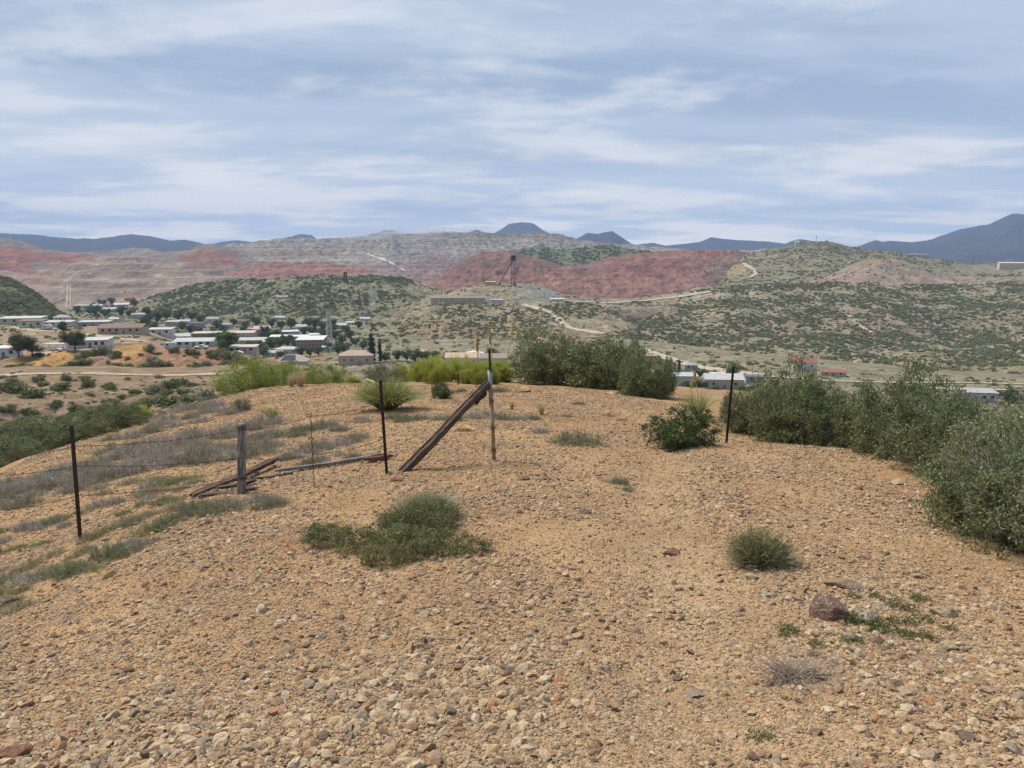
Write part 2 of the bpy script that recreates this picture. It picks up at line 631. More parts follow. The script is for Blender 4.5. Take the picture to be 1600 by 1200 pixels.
# dark green rise and the red pit wall
layer('green_rise', [(740, 402), (790, 394), (815, 389), (845, 383), (860, 389), (885, 390), (915, 386), (958, 382), (968, 387), (1000, 391), (1050, 397), (1120, 404)],
      425, 2250, 2000, 150, 30, 8, 70, m_hill, col(0.27, 0.215, 0.165), vegf=lambda a, b: a * 0 + 0.9)


def c_red(px, py, x, y):
    C = np.broadcast_to(np.array([0.355, 0.195, 0.155]), px.shape + (3,)).copy()
    C = mixc(C, 0.7 * blob(px, py, 790, 410, 110, 25, 0.8), (0.28, 0.17, 0.145))
    C = mixc(C, 0.8 * blob(px, py, 850, 440, 90, 18, 0.9, 4), (0.36, 0.20, 0.14))
    C = mixc(C, 0.7 * blob(px, py, 905, 420, 40, 10, 0.8, 5), (0.27, 0.165, 0.135))
    C = mixc(C, 0.8 * blob(px, py, 1010, 425, 75, 6, 0.9, 6), (0.32, 0.155, 0.125))
    C = mixc(C, 0.65 * blob(px, py, 975, 407, 90, 8, 0.9, 7), (0.31, 0.16, 0.125))
    C = mixc(C, 0.9 * blob(px, py, 1160, 430, 60, 25, 0.7, 8), (0.31, 0.24, 0.18))
    return C


layer('red_pit_wall', [(610, 462), (660, 448), (700, 425), (730, 404), (752, 394), (800, 393), (830, 402), (855, 409), (880, 416), (915, 413), (945, 405), (965, 400), (1010, 395), (1060, 391), (1095, 390), (1150, 391.5), (1185, 400), (1240, 420)],
      470, 1950, 1550, 360, 90, 13, 46, m_mine, c_red, gully=.75, vegf=lambda a, b: 0.45 + a * 0)

# hills behind the big right slope
def c_hd(px, py, x, y):
    C = np.broadcast_to(np.array([0.33, 0.265, 0.19]), px.shape + (3,)).copy()
    C = mixc(C, blob(px, py, 1150, 424, 16, 11, 0.25, 3), (0.44, 0.31, 0.16))
    C = mixc(C, 0.7 * blob(px, py, 1290, 392, 90, 10, .8, 3), (0.25, 0.17, 0.125))
    C = mixc(C, 0.8 * blob(px, py, 1550, 418, 90, 10, .8, 5), (0.32, 0.24, 0.20))
    return C


layer('scrub_hill', [(1040, 470), (1090, 448), (1125, 440), (1140, 415), (1165, 398), (1200, 391), (1225, 386), (1250, 380), (1275, 378), (1292, 377.5), (1310, 381), (1335, 388), (1375, 392), (1410, 396), (1440, 402),
                     (1480, 408), (1520, 414), (1580, 412), (1640, 408), (1800, 400)],
      462, 1900, 1200, 300, 70, 14, 120, m_hill, c_hd, gully=.6, vegf=lambda a, b: 0.62 + 0.25 * sstep(b, 395, 380))


def c_he(px, py, x, y):
    C = np.broadcast_to(np.array([0.335, 0.26, 0.205]), px.shape + (3,)).copy()
    C = mixc(C, blob(px, py, 1400, 440, 120, 9, 0.5, 3), (0.355, 0.255, 0.215))
    C = mixc(C, 0.8 * blob(px, py, 1365, 407, 40, 4, 0.6, 4), (0.40, 0.26, 0.17))
    return C


layer('scrub_hill', [(1230, 450), (1290, 434), (1330, 414), (1355, 405), (1372, 403), (1400, 407), (1430, 417), (1460, 428), (1500, 432), (1545, 434), (1600, 432), (1700, 430)],
      456, 1300, 1100, 200, 36, 6, 60, m_hill, c_he, gully=.7, vegf=lambda a, b: 0.35 + a * 0)


# the big scrub slope on the right
def c_rs(px, py, x, y):
    C = np.broadcast_to(np.array([0.365, 0.30, 0.22]), px.shape + (3,)).copy()
    C = mixc(C, 0.7 * blob(px, py, 950, 465, 110, 9, .6, 3), (0.42, 0.34, 0.265))
    C = mixc(C, 0.9 * blob(px, py, 1085, 462, 60, 6, .6, 3), (0.44, 0.37, 0.29))
    C = mixc(C, 0.7 * blob(px, py, 1560, 588, 130, 14, .8, 6), (0.37, 0.27, 0.14))
    C = mixc(C, 0.5 * blob(px, py, 1350, 520, 200, 30, 1.4, 8), (0.31, 0.215, 0.175))
    return C


layer('scrub_slope', [(860, 492), (900, 474), (940, 469), (985, 468), (1030, 462), (1070, 458), (1115, 452), (1170, 447), (1220, 445), (1290, 442.5), (1340, 443), (1450, 446), (1530, 446), (1600, 441), (1800, 436)],
      [(860, 500), (940, 545), (1020, 575), (1100, 598), (1200, 612), (1400, 618), (1800, 618)], 1050, [(860, 850), (1000, 620), (1200, 440), (1800, 400)], 300, 120, 16, 150, m_hill, c_rs, gully=.7, vegf=lambda a, b: 0.5 + a * 0)


# knob with the headframe, the plateau under it, the brushy hill left
def c_knob(px, py, x, y):
    C = np.broadcast_to(np.array([0.335, 0.27, 0.205]), px.shape + (3,)).copy()
    C = mixc(C, blob(px, py, 838, 460, 38, 14, .4, 3), (0.30, 0.285, 0.265))
    C = mixc(C, .7 * blob(px, py, 690, 462, 60, 14, .6, 3), (0.40, 0.315, 0.235))
    return C


layer('headframe_knob', [(610, 500), (640, 470), (670, 462), (700, 459), (725, 448), (760, 445), (800, 443), (830, 444), (855, 450), (885, 461), (930, 466), (990, 470), (1060, 478)],
      482, 1120, 900, 200, 36, 5, 60, m_hill, c_knob, gully=.5, vegf=lambda a, b: 0.5 + a * 0)


def c_plat(px, py, x, y):
    C = np.broadcast_to(np.array([0.37, 0.295, 0.215]), px.shape + (3,)).copy()
    C = mixc(C, .6 * blob(px, py, 700, 515, 90, 10, .7, 3), (0.37, 0.235, 0.16))
    C = mixc(C, .75 * blob(px, py, 600, 548, 70, 6, .5, 4), (0.42, 0.275, 0.19))
    C = mixc(C, .8 * blob(px, py, 900, 527, 70, 12, .6, 5), (0.36, 0.235, 0.165))
    C = mixc(C, .8 * blob(px, py, 940, 505, 60, 18, .7, 7), (0.40, 0.315, 0.225))
    C = mixc(C, .6 * blob(px, py, 880, 470, 110, 5, .7, 6), (0.42, 0.35, 0.27))
    return C


layer('scrub_slope', [(520, 552), (560, 540), (590, 520), (620, 500), (650, 485), (680, 473), (760, 471), (830, 472), (900, 473), (950, 480), (990, 500), (1030, 530), (1080, 575)],
      [(520, 565), (700, 578), (900, 585), (1080, 600)], 840, [(520, 640), (640, 560), (900, 520), (1080, 430)], 260, 70, 7, 70, m_hill, c_plat, gully=.5, vegf=lambda a, b: 0.5 + a * 0)


def c_lh(px, py, x, y):
    C = np.broadcast_to(np.array([0.34, 0.28, 0.195]), px.shape + (3,)).copy()
    C = mixc(C, .9 * blob(px, py, 225, 478, 30, 12, .5, 3), (0.40, 0.30, 0.20))
    C = mixc(C, .7 * blob(px, py, 580, 465, 12, 24, .6, 4), (0.34, 0.30, 0.27))
    C = mixc(C, .8 * blob(px, py, 670, 452, 40, 16, .6, 6), (0.42, 0.325, 0.235))
    return C


layer('scrub_hill', [(120, 505), (160, 490), (200, 474), (225, 468), (250, 460), (300, 446), (350, 440), (400, 436), (440, 434), (500, 432), (560, 431), (600, 432), (640, 436), (665, 444), (700, 456), (740, 475), (790, 500)],
      [(120, 512), (300, 516), (500, 520), (620, 515), (790, 508)], 1180, 900, 260, 70, 14, 90, m_hill, c_lh, gully=.6, vegf=lambda a, b: 0.7 + a * 0)

layer('scrub_hill', [(-300, 400), (-100, 420), (0, 434), (15, 436), (35, 446), (55, 458), (70, 470), (90, 488), (110, 500)],
      512, 700, 470, 120, 46, 8, 50, m_hill, col(0.25, 0.17, 0.125), gully=.6, vegf=lambda a, b: 0.8 + a * 0)


# valley floor with the town
def c_val(px, py, x, y):
    C = np.broadcast_to(np.array([0.32, 0.275, 0.19]), px.shape + (3,)).copy()
    C = mixc(C, .6 * blob(px, py, 300, 520, 300, 30, .6, 5), (0.27, 0.235, 0.185))
    C = mixc(C, .9 * blob(px, py, 455, 558, 60, 10, .5, 4), (0.45, 0.28, 0.13))
    return C


layer('valley_floor', [(-300, 478), (100, 480), (400, 492), (620, 495), (900, 520), (1200, 560), (1500, 590), (1900, 600)],
      [(-300, 690), (900, 690), (1100, 780), (1900, 840)], [(-300, 1150), (400, 1000), (620, 900), (900, 720), (1200, 500), (1500, 440), (1900, 430)], [(-300, 190), (900, 190), (1100, 70), (1900, 45)], 260, 120, 1.5, 60, m_hill, c_val, rough=0.2, gully=.3,
      k=1.9, vegf=lambda a, b: 0.45 + a * 0)

# shelves with houses on the left, the orange bank, the near slope with the track
layer('house_shelf', [(-300, 496), (0, 500), (60, 499), (140, 502), (200, 506), (232, 512), (262, 524), (290, 535), (330, 548)],
      [(-300, 545), (0, 545), (150, 540), (230, 536), (330, 556)], 420, 300, 120, 40, 1.2, 30, m_near, col(0.345, 0.27, 0.185), rough=.3, gully=.3, vegf=lambda a, b: 0.35 + a * 0)


def c_or(px, py, x, y):
    C = np.broadcast_to(np.array([0.345, 0.235, 0.165]), px.shape + (3,)).copy()
    C = mixc(C, blob(px, py, 80, 566, 70, 16, .5, 3), (0.47, 0.275, 0.105))
    C = mixc(C, blob(px, py, 205, 555, 30, 22, .5, 5), (0.47, 0.27, 0.11))
    C = mixc(C, .9 * blob(px, py, 280, 572, 80, 18, .5, 6), (0.37, 0.205, 0.13))
    C = mixc(C, blob(px, py, 60, 548, 110, 4, .4, 7), (0.40, 0.33, 0.26))
    return C


layer('orange_bank', [(-300, 556), (0, 554), (60, 550), (100, 545), (170, 543), (230, 539), (265, 541), (345, 543), (380, 553), (430, 566), (500, 590), (560, 606)],
      [(-300, 592), (330, 590), (420, 586), (560, 612)], [(-300, 275), (250, 285), (560, 270)], [(-300, 235), (560, 225)], 200, 60, 3.6, 16, m_near, c_or, rough=.5, gully=.6, vegf=lambda a, b: 0.45 + a * 0)


def c_ls(px, py, x, y):
    C = np.broadcast_to(np.array([0.32, 0.235, 0.15]), px.shape + (3,)).copy()
    C = mixc(C, .6 * blob(px, py, 150, 640, 160, 40, .9, 3), (0.33, 0.235, 0.155))
    return C


layer('near_slope', [(-300, 590), (0, 585), (60, 582), (130, 581.5), (200, 583.5), (260, 585), (330, 583), (400, 578), (450, 577), (520, 590), (600, 610)],
      [(-300, 830), (0, 800), (200, 740), (400, 690), (600, 690)], [(-300, 165), (400, 175), (600, 170)], [(-300, 34), (0, 38), (600, 60)], 220, 100, 4.5, 24, m_near, c_ls, rough=.5, gully=.6, vegf=lambda a, b: 0.45 + a * 0)

# ------------------------------------------------------------------ the knoll we stand on
ctrl = []
for a in [(800, 1000, 3.6), (800, 850, 5.5), (617, 735, 9.0), (770, 720, 9.6), (600, 740, 8.9), (1138, 692, 11.5), (1065, 700, 10.8), (377, 770, 7.9), (127, 845, 7.3), (0, 930, 5.8), (0, 1190, 2.6),
          (1600, 1190, 2.25), (1600, 1000, 3.7), (1600, 880, 5.2), (1430, 740, 8.8), (1300, 705, 10.4), (850, 610, 20.5), (1000, 628, 18.0), (930, 615, 20), (700, 612, 20.5), (600, 640, 16), (500, 604, 22), (400, 609, 22.5),
          (330, 629, 21), (220, 662, 18.5), (100, 702, 15), (0, 762, 11.2), (487, 760, 8.3), (800, 660, 13.5), (1180, 690, 12.2), (1020, 640, 16.5), (300, 700, 12.5)]:
    ctrl.append(wpt(*a))
ctrl += [np.array(p) for p in [(0, 0, 0.0), (0, -5, 0.15), (-3.5, 0, -0.3), (3.5, 0, 0.0), (-8, -3, -1.1), (7, -3, -0.2), (0, 2, -0.03)]]
ctrl = np.array(ctrl)


def tps_fit(P, z, lam=0.02):
    n = len(P)
    d = np.hypot(P[:, None, 0] - P[None, :, 0], P[:, None, 1] - P[None, :, 1])
    K = np.where(d > 0, d * d * np.log(d + 1e-9), 0) + lam * np.eye(n)
    A = np.zeros((n + 3, n + 3))
    A[:n, :n] = K
    A[:n, n:] = np.c_[np.ones(n), P]
    A[n:, :n] = A[:n, n:].T
    return np.linalg.solve(A, np.r_[z, 0, 0, 0])


KW = tps_fit(ctrl[:, :2], ctrl[:, 2])
# outline of the flat top; beyond it the knoll falls away
edge_px = [(0, 762, 11.2), (100, 702, 15), (220, 662, 18.5), (330, 629, 21), (400, 609, 22.5), (500, 604, 22.5), (700, 611, 21.5), (850, 609, 21.5), (930, 614, 20.6), (1000, 627, 18.5), (1040, 645, 16.5), (1180, 688, 12.7), (1300, 700, 11.2), (1430, 735, 9.4), (1600, 860, 6.3)]
EDGE = np.array([wpt(*e)[:2] for e in edge_px])
EDGE = np.vstack([[-9.0, -9.0], [-9.2, 3.0], EDGE, [6.5, 3.0], [7.5, -9.0]])


def outside(x, y):
    """distance outside the outline (0 inside)"""
    x = np.asarray(x, float); y = np.asarray(y, float)
    n = len(EDGE)
    dmin = np.full(x.shape, 1e9)
    ins = np.zeros(x.shape, bool)
    for i in range(n):
        a, b = EDGE[i], EDGE[(i + 1) % n]
        ab = b - a
        t = np.clip(((x - a[0]) * ab[0] + (y - a[1]) * ab[1]) / (ab @ ab), 0, 1)
        dmin = np.minimum(dmin, np.hypot(x - a[0] - t * ab[0], y - a[1] - t * ab[1]))
        c = ((a[1] > y) != (b[1] > y)) & (x < (b[0] - a[0]) * (y - a[1]) / (b[1] - a[1] + 1e-12) + a[0])
        ins ^= c
    return np.where(ins, 0.0, dmin)


def knoll_z(x, y, detail=True):
    x = np.asarray(x, float); y = np.asarray(y, float)
    sh = x.shape
    xs, ys = x.ravel(), y.ravel()
    z = np.empty(len(xs))
    for s in range(0, len(xs), 20000):
        a, b = xs[s:s + 20000], ys[s:s + 20000]
        d = np.hypot(a[:, None] - ctrl[None, :, 0], b[:, None] - ctrl[None, :, 1])
        n = len(ctrl)
        z[s:s + 20000] = np.where(d > 0, d * d * np.log(d + 1e-9), 0) @ KW[:n] + KW[n] + KW[n + 1] * a + KW[n + 2] * b
    z = z.reshape(sh)
    o = outside(x, y)
    far = sstep(x, -9.0, -3.0) * sstep(y, 13, 19)
    z = np.clip(z, -6, 1.0) - (1 - far) * np.where(o < 2, 0.14 * o * o, 0.56 + 0.52 * (o - 2)) - far * np.where(o < 8, 0.09 * o, 0.72 + 0.40 * (o - 8))
    xr = np.interp(y, [2.2, 3.6, 5.2, 7.5, 10.8], [.45, .9, 1.2, 1.35, 2.3])
    z = z - 0.075 * np.exp(-((x - xr) / .38) ** 2) * sstep(y, 1.5, 3.0) * (1 - sstep(y, 9, 12)) + 0.05 * np.exp(-((x - xr - .75) / .3) ** 2) * sstep(y, 5.5, 6.5) * (1 - sstep(y, 8.5, 10))
    if detail:
        z = z + 0.05 * fbm(x / 1.1, y / 1.1, 4, 21) + 0.016 * fbm(x / 0.22, y / 0.22, 3, 22)
    return z


def path_mask(px, py):
    cx = np.interp(py, [690, 780, 900, 1000, 1200], [1060, 1010, 1080, 1090, 1010])
    w = np.interp(py, [690, 780, 900, 1000, 1200], [45, 70, 120, 170, 260])
    return np.exp(-((px - cx) / w) ** 2) * sstep(py, 690, 760)


m_ground = NT('gravel_ground')
_p = m_ground.node('ShaderNodeNewGeometry').outputs['Position']
_s = m_ground.attr('soil').outputs['Color']
_v1 = m_ground.node('ShaderNodeTexVoronoi', {'Vector': _p, 'Scale': 55.0, 'Randomness': 1.0})
_v2 = m_ground.node('ShaderNodeTexVoronoi', {'Vector': _p, 'Scale': 120.0, 'Randomness': 1.0})
_n = m_ground.noise(1.3, 6, 0.6, _p)
_hs = m_ground.node('ShaderNodeSeparateColor', {0: _v1.outputs['Color']})
_h2 = m_ground.node('ShaderNodeSeparateColor', {0: _v2.outputs['Color']})
_c = m_ground.mix(1.0, _s, m_ground.mix(_hs.outputs[0], (0.55, 0.52, 0.50), (1.35, 1.30, 1.22)), 'MULTIPLY')
_c = m_ground.mix(0.55, _c, m_ground.mix(1.0, _s, m_ground.mix(_h2.outputs[1], (0.6, 0.57, 0.52), (1.3, 1.3, 1.3)), 'MULTIPLY'))
_c = m_ground.mix(1.0, _c, m_ground.mix(m_ground.ramp(_n, .3, .7), (0.86, 0.80, 0.74), (1.08, 1.08, 1.06)), 'MULTIPLY')
_hh = m_ground.math('ADD', m_ground.math('MULTIPLY', _v1.outputs['Distance'], -1.0), m_ground.math('MULTIPLY', _v2.outputs['Distance'], -0.5))
m_ground.bsdf(_c, 0.95, m_ground.bump(_hh, 0.7, 0.02), spec=0.15)
m_ground = m_ground.m

ys = np.concatenate([np.linspace(-7, 1.5, 14), np.geomspace(1.6, 26, 300), np.linspace(26.4, 62, 50)])
xu = np.linspace(-1, 1, 341)
KX = xu[:, None] * (7 + 0.95 * np.clip(ys, 0, 100))[None, :]
KY = np.repeat(ys[None, :], len(xu), 0)
KZ = knoll_z(KX, KY)
kp = pix(np.stack([KX, np.maximum(KY, 0.5), KZ], -1))
SOIL = np.array([0.410, 0.270, 0.152])
C = np.broadcast_to(SOIL, KX.shape + (3,)).copy()
pm = np.where(KY > 1, path_mask(kp[0], kp[1]), 0)
C = mixc(C, 0.45 * pm, (0.40, 0.31, 0.21))
C = mixc(C, 0.5 * sstep(outside(KX, KY), 0.3, 3), (0.30, 0.22, 0.15))
C = mixc(C, 0.45 * sstep(fbm(KX / 2.2, KY / 2.2, 4, 31), 0.05, 0.45), (0.36, 0.195, 0.10))
V = np.stack([KX, KY, KZ], -1).reshape(-1, 3)
kf = grid_faces(len(xu), len(ys))
me = np_mesh('ground', V, kf, m_ground, True, {'soil': C.reshape(-1, 3), 'veg': np.full(len(V), 0.5)})
ground = tag(link(bpy.data.objects.new('ground', me)), kind='structure')
TERR['ground'] = dict(bvh=BVHTree.FromPolygons(V.tolist(), kf.tolist()))

# ------------------------------------------------------------------ plants: leaf clouds, twigs, blades
def leaf_mat(name, dark, light, alt=None, trans=0.25, rough=0.7):
    t = NT(name)
    vv = t.attr('v').outputs['Fac']
    c = t.mix(vv, dark, light)
    if alt:
        rnd = t.node('ShaderNodeObjectInfo').outputs['Random']
        c = t.mix(t.ramp(rnd, 0.35, 1.0), c, t.mix(vv, tuple(x * .6 for x in alt), alt))
    b = t.node('ShaderNodeBsdfPrincipled', {'Base Color': c, 'Roughness': rough, 'Specular IOR Level': 0.25})
    tr = t.node('ShaderNodeBsdfTranslucent', {'Color': c})
    mx = t.node('ShaderNodeMixShader', {0: trans})
    t.l.new(b.outputs[0], mx.inputs[1]); t.l.new(tr.outputs[0], mx.inputs[2])
    t.l.new(mx.outputs[0], t.out.inputs[0])
    return t.m


def unit(a):
    return a / (np.linalg.norm(a, axis=-1, keepdims=True) + 1e-9)


def leaf_cloud(r, n, lobes, nclump, clump_r, L, W, shell=0.28, up=0.5, zmin=0.0):
    """leaf quads gathered in clumps on a few uneven lobes. lobes: (cx,cy,cz,rx,ry,rz)"""
    lobes = np.array(lobes, float)
    wts = (lobes[:, 3] * lobes[:, 4] * lobes[:, 5]) ** 0.66
    li = r.choice(len(lobes), nclump, p=wts / wts.sum())
    d = unit(r.normal(size=(nclump, 3)))
    rad = 1 - shell * np.abs(r.normal(size=(nclump, 1)))
    cc = lobes[li, :3] + d * lobes[li, 3:] * np.clip(rad, 0.15, 1.12)
    cc[:, 2] = np.where(cc[:, 2] < zmin, zmin + r.random(nclump) * 0.3 * lobes[li, 5], cc[:, 2])
    cd = unit(cc - lobes[li, :3] * [1, 1, 0.6])
    k = r.integers(0, nclump, n)
    csz = clump_r * r.uniform(0.6, 1.4, nclump)
    p = cc[k] + r.normal(size=(n, 3)) * csz[k][:, None] * [1, 1, 0.75]
    p[:, 2] = np.maximum(p[:, 2], zmin * 0.5)
    ax = unit(r.normal(size=(n, 3)) + cd[k] * 0.8 + np.array([0, 0, 0.3]))
    nr = unit(r.normal(size=(n, 3)) * 0.9 + cd[k] * 0.5 + np.array([0, 0, up]))
    sd = unit(np.cross(ax, nr))
    ll = L * r.uniform(0.6, 1.35, (n, 1)); ww = W * r.uniform(0.6, 1.3, (n, 1)) * 0.5
    V = np.stack([p - ax * ll * .5, p + sd * ww, p + ax * ll * .5, p - sd * ww], 1).reshape(-1, 3)
    Fq = np.arange(n * 4).reshape(n, 4)
    cv = r.random(nclump)
    av = np.clip(0.55 * cv[k] + 0.45 * r.random(n), 0, 1)
    return V, Fq, np.repeat(av, 4), cc


def tubes(paths, r0, r1, ns=3):
    """paths (m,k,3) -> tapered tubes"""
    paths = np.asarray(paths, float)
    m, k, _ = paths.shape
    d = np.gradient(paths, axis=1)
    d = unit(d)
    a = unit(np.cross(d, np.array([0.31, 0.22, 0.93])))
    b = np.cross(d, a)
    t = np.linspace(0, 1, k)[None, :, None]
    r0 = np.broadcast_to(np.asarray(r0, float).reshape(-1, 1, 1), (m, 1, 1)); r1 = np.broadcast_to(np.asarray(r1, float).reshape(-1, 1, 1), (m, 1, 1))
    rad = r0 + (r1 - r0) * t
    rings = np.stack([paths + (a * math.cos(q) + b * math.sin(q)) * rad for q in np.arange(ns) * 2 * math.pi / ns], 2)
    V = rings.reshape(-1, 3)
    idx = np.arange(m * k * ns).reshape(m, k, ns)
    nx = np.roll(idx, -1, axis=2)
    Fq = np.stack([idx[:, :-1], nx[:, :-1], nx[:, 1:], idx[:, 1:]], -1).reshape(-1, 4)
    return V, Fq


def bent(r, a, b, k=5, bend=0.15, lift=0.0):
    a = np.asarray(a, float); b = np.asarray(b, float)
    t = np.linspace(0, 1, k)[None, :, None]
    ln = np.linalg.norm(b - a, axis=-1, keepdims=True)
    mid = unit(r.normal(size=a.shape)) * ln * bend + np.array([0, 0, 1]) * ln * lift
    P = a[:, None] * (1 - t) + b[:, None] * t + mid[:, None] * (4 * t * (1 - t))
    return P + r.normal(size=P.shape) * ln[:, None] * 0.02


def blades(r, base, tip, w, k=3, arch=0.0):
    """flat tapering blades from base to tip points"""
    n = len(base)
    t = np.linspace(0, 1, k)
    ln = np.linalg.norm(tip - base, axis=-1, keepdims=True)
    hor = unit((tip - base) * [1, 1, 0] + 1e-4)
    sd = unit(np.cross(tip - base, r.normal(size=(n, 3)) * 0.5 + np.array([0, 0, 1.0]) - hor * 0.2))
    rows = []
    for q in t:
        c = base * (1 - q) + tip * q + np.array([0, 0, 1]) * ln * arch * 4 * q * (1 - q)
        ww = w * (1 - q) ** 0.7 * 0.5 + w * 0.04
        rows += [c - sd * ww, c + sd * ww]
    V = np.stack(rows, 1).reshape(-1, 3)
    i = np.arange(n)[:, None] * (2 * k) + 2 * np.arange(k - 1)[None, :]
    Fq = np.stack([i, i + 1, i + 3, i + 2], -1).reshape(-1, 4)
    return V, Fq, np.repeat(r.random(n), 2 * k)


def merge(parts, name, mats, smooth=False):
    """parts: (V, F, v attr or None, material index)"""
    Vs, Fs, As, Ms, off = [], [], [], [], 0
    for V, f, a, mi in parts:
        Vs.append(V); Fs.append(f + off); As.append(np.full(len(V), 0.5) if a is None else a); Ms.append(np.full(len(f), mi)); off += len(V)
    return np_mesh(name, np.concatenate(Vs), np.concatenate(Fs), mats, smooth, {'v': np.concatenate(As)}, np.concatenate(Ms))


m_twig = flat_mat('grey_twig_bark', (0.27, 0.245, 0.22), 0.9, 0.35, 30)
m_bark = flat_mat('brown_bark', (0.13, 0.10, 0.075), 0.9, 0.35, 6)
m_oak = leaf_mat('dull_green_leaf', (0.052, 0.068, 0.028), (0.270, 0.305, 0.130), alt=(0.28, 0.30, 0.15))
m_oak2 = leaf_mat('dark_green_leaf', (0.034, 0.052, 0.016), (0.150, 0.195, 0.060))
m_mesq = leaf_mat('mesquite_leaf', (0.125, 0.160, 0.034), (0.370, 0.420, 0.115), trans=0.35)
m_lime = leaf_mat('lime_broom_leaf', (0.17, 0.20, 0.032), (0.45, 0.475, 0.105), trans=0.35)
m_sage = leaf_mat('grey_sage_twig', (0.215, 0.180, 0.145), (0.560, 0.490, 0.410), alt=(0.34, 0.31, 0.20), trans=0.1)
m_sageg = leaf_mat('grey_green_leaf', (0.105, 0.110, 0.058), (0.370, 0.360, 0.225), trans=0.15)
m_olive = leaf_mat('olive_leaf', (0.149, 0.149, 0.061), (0.367, 0.341, 0.158), trans=0.2)
m_straw = leaf_mat('dry_straw', (0.360, 0.276, 0.144), (0.696, 0.576, 0.348), trans=0.2)
m_sotol = leaf_mat('sotol_blade', (0.168, 0.186, 0.054), (0.432, 0.426, 0.180), trans=0.2)
m_weed = leaf_mat('green_weed_leaf', (0.060, 0.080, 0.028), (0.190, 0.215, 0.080), trans=0.3)
m_scrub = leaf_mat('scrub_leaf', (0.085, 0.105, 0.042), (0.26, 0.29, 0.12), alt=(0.33, 0.32, 0.21), trans=0.15)
m_town = leaf_mat('town_tree_leaf', (0.04, 0.066, 0.025), (0.175, 0.225, 0.08), alt=(0.10, 0.15, 0.045), trans=0.2)
m_pine = leaf_mat('pine_needle', (0.052, 0.096, 0.028), (0.228, 0.298, 0.079), trans=0.2)
m_cyp = leaf_mat('cypress_leaf', (0.021, 0.045, 0.021), (0.079, 0.123, 0.052), trans=0.1)


def bush_parts(seed, rx, ry, h, n, L, W, nlobe=7, nclump=260, clump=0.07, twigs=110, zlow=0.05, spread=0.62, ragged=1.0):
    r = np.random.default_rng(seed)
    lobes = [(0, 0, h * .42, rx * .62, ry * .62, h * .55)]
    for i in range(nlobe):
        a = 2 * math.pi * (i + r.uniform(-.3, .3)) / nlobe
        q = r.uniform(.75, 1.1)
        hh = h * r.uniform(.55, 1.0)
        lobes.append((math.cos(a) * rx * spread * q, math.sin(a) * ry * spread * q, hh * r.uniform(.4, .58), rx * r.uniform(.30, .46), ry * r.uniform(.30, .46), hh * r.uniform(.4, .5)))
    V, f, a, cc = leaf_cloud(r, n, lobes, nclump, clump * max(rx, h), L, W, zmin=zlow * h)
    # bare or sparse shoots that break the outline
    k = r.choice(len(cc), min(twigs, len(cc)), replace=False)
    tip = cc[k] + unit(cc[k] * [1, 1, .6]) * r.uniform(0, .14, (len(k), 1)) * rx * ragged
    root = np.stack([r.normal(0, .08 * rx, len(k)), r.normal(0, .08 * ry, len(k)), np.zeros(len(k)) - .04], -1)
    tv, tf = tubes(bent(r, root, tip, 6, .12, .05), np.full(len(k), 0.012 * rx + .003), np.full(len(k), .0022 * max(1, rx)))
    k2 = r.integers(0, len(cc), max(2, int(twigs * 0.8)))
    s = cc[k2]
    tip2 = s + unit(s * [1, 1, .7] + r.normal(size=s.shape) * .5) * r.uniform(.06, .22, (len(k2), 1)) * rx * ragged
    tv2, tf2 = tubes(bent(r, s, tip2, 4, .15), np.full(len(k2), .0042 * max(1, rx * .7)), np.full(len(k2), .0016 * max(1, rx * .7)))
    return (V, f, a), (np.concatenate([tv, tv2]), np.concatenate([tf, tf2 + len(tv)]))


def bush_meshes(name, mat, seed, **kw):
    (V, f, a), (tv, tf) = bush_parts(seed, **kw)
    return np_mesh(name + '_foliage', V, f, mat, False, {'v': a}), np_mesh(name + '_stems', tv, tf, m_twig, True)


def put_bush(meshes, loc, rz, s, label, group=None, cat='bush', name='bush'):
    o = empty(name, loc, rz, label, cat, group)
    o.scale = s if isinstance(s, (tuple, list)) else (s, s, s)
    f = bpy.data.objects.new('foliage', meshes[0]); link(f, o)
    b = bpy.data.objects.new('stems', meshes[1]); link(b, o)
    return o


def gpt(px, py):
    """point on the knoll seen at a pixel"""
    return hit(px, py, ('ground',))


def at_y(px, Y):
    """point on the knoll (or what lies under) at a depth below a pixel column"""
    x = (px - 800) / F * (Y * CP + 0.16 * Y * SP)
    z = float(knoll_z(np.array([x]), np.array([Y]), False)[0])
    return Vector((x, Y, z))


# ---- stones
def stone_mesh(seed, sub=2, flat=0.62, sharp=0.22, mat=None, name='stone'):
    r = np.random.default_rng(seed)
    bm = bmesh.new()
    bmesh.ops.create_icosphere(bm, subdivisions=sub, radius=1)
    co = np.array([v.co[:] for v in bm.verts])
    # cut by random planes for a broken look
    for i in range(r.integers(11, 17)):
        nn = unit(r.normal(size=3)); d = r.uniform(.45, .85)
        q = co @ nn
        co = np.where((q > d)[:, None], co - nn * (q - d)[:, None], co)
    co *= 1 + sharp * 0.3 * r.normal(size=(len(co), 1)) * 0.35
    co *= np.array([r.uniform(.85, 1.25), r.uniform(.65, 1.0), flat * r.uniform(.75, 1.2)])
    for v, c in zip(bm.verts, co):
        v.co = c
    me = bpy.data.meshes.new(name)
    bm.to_mesh(me); bm.free()
    me.materials.append(mat)
    return me


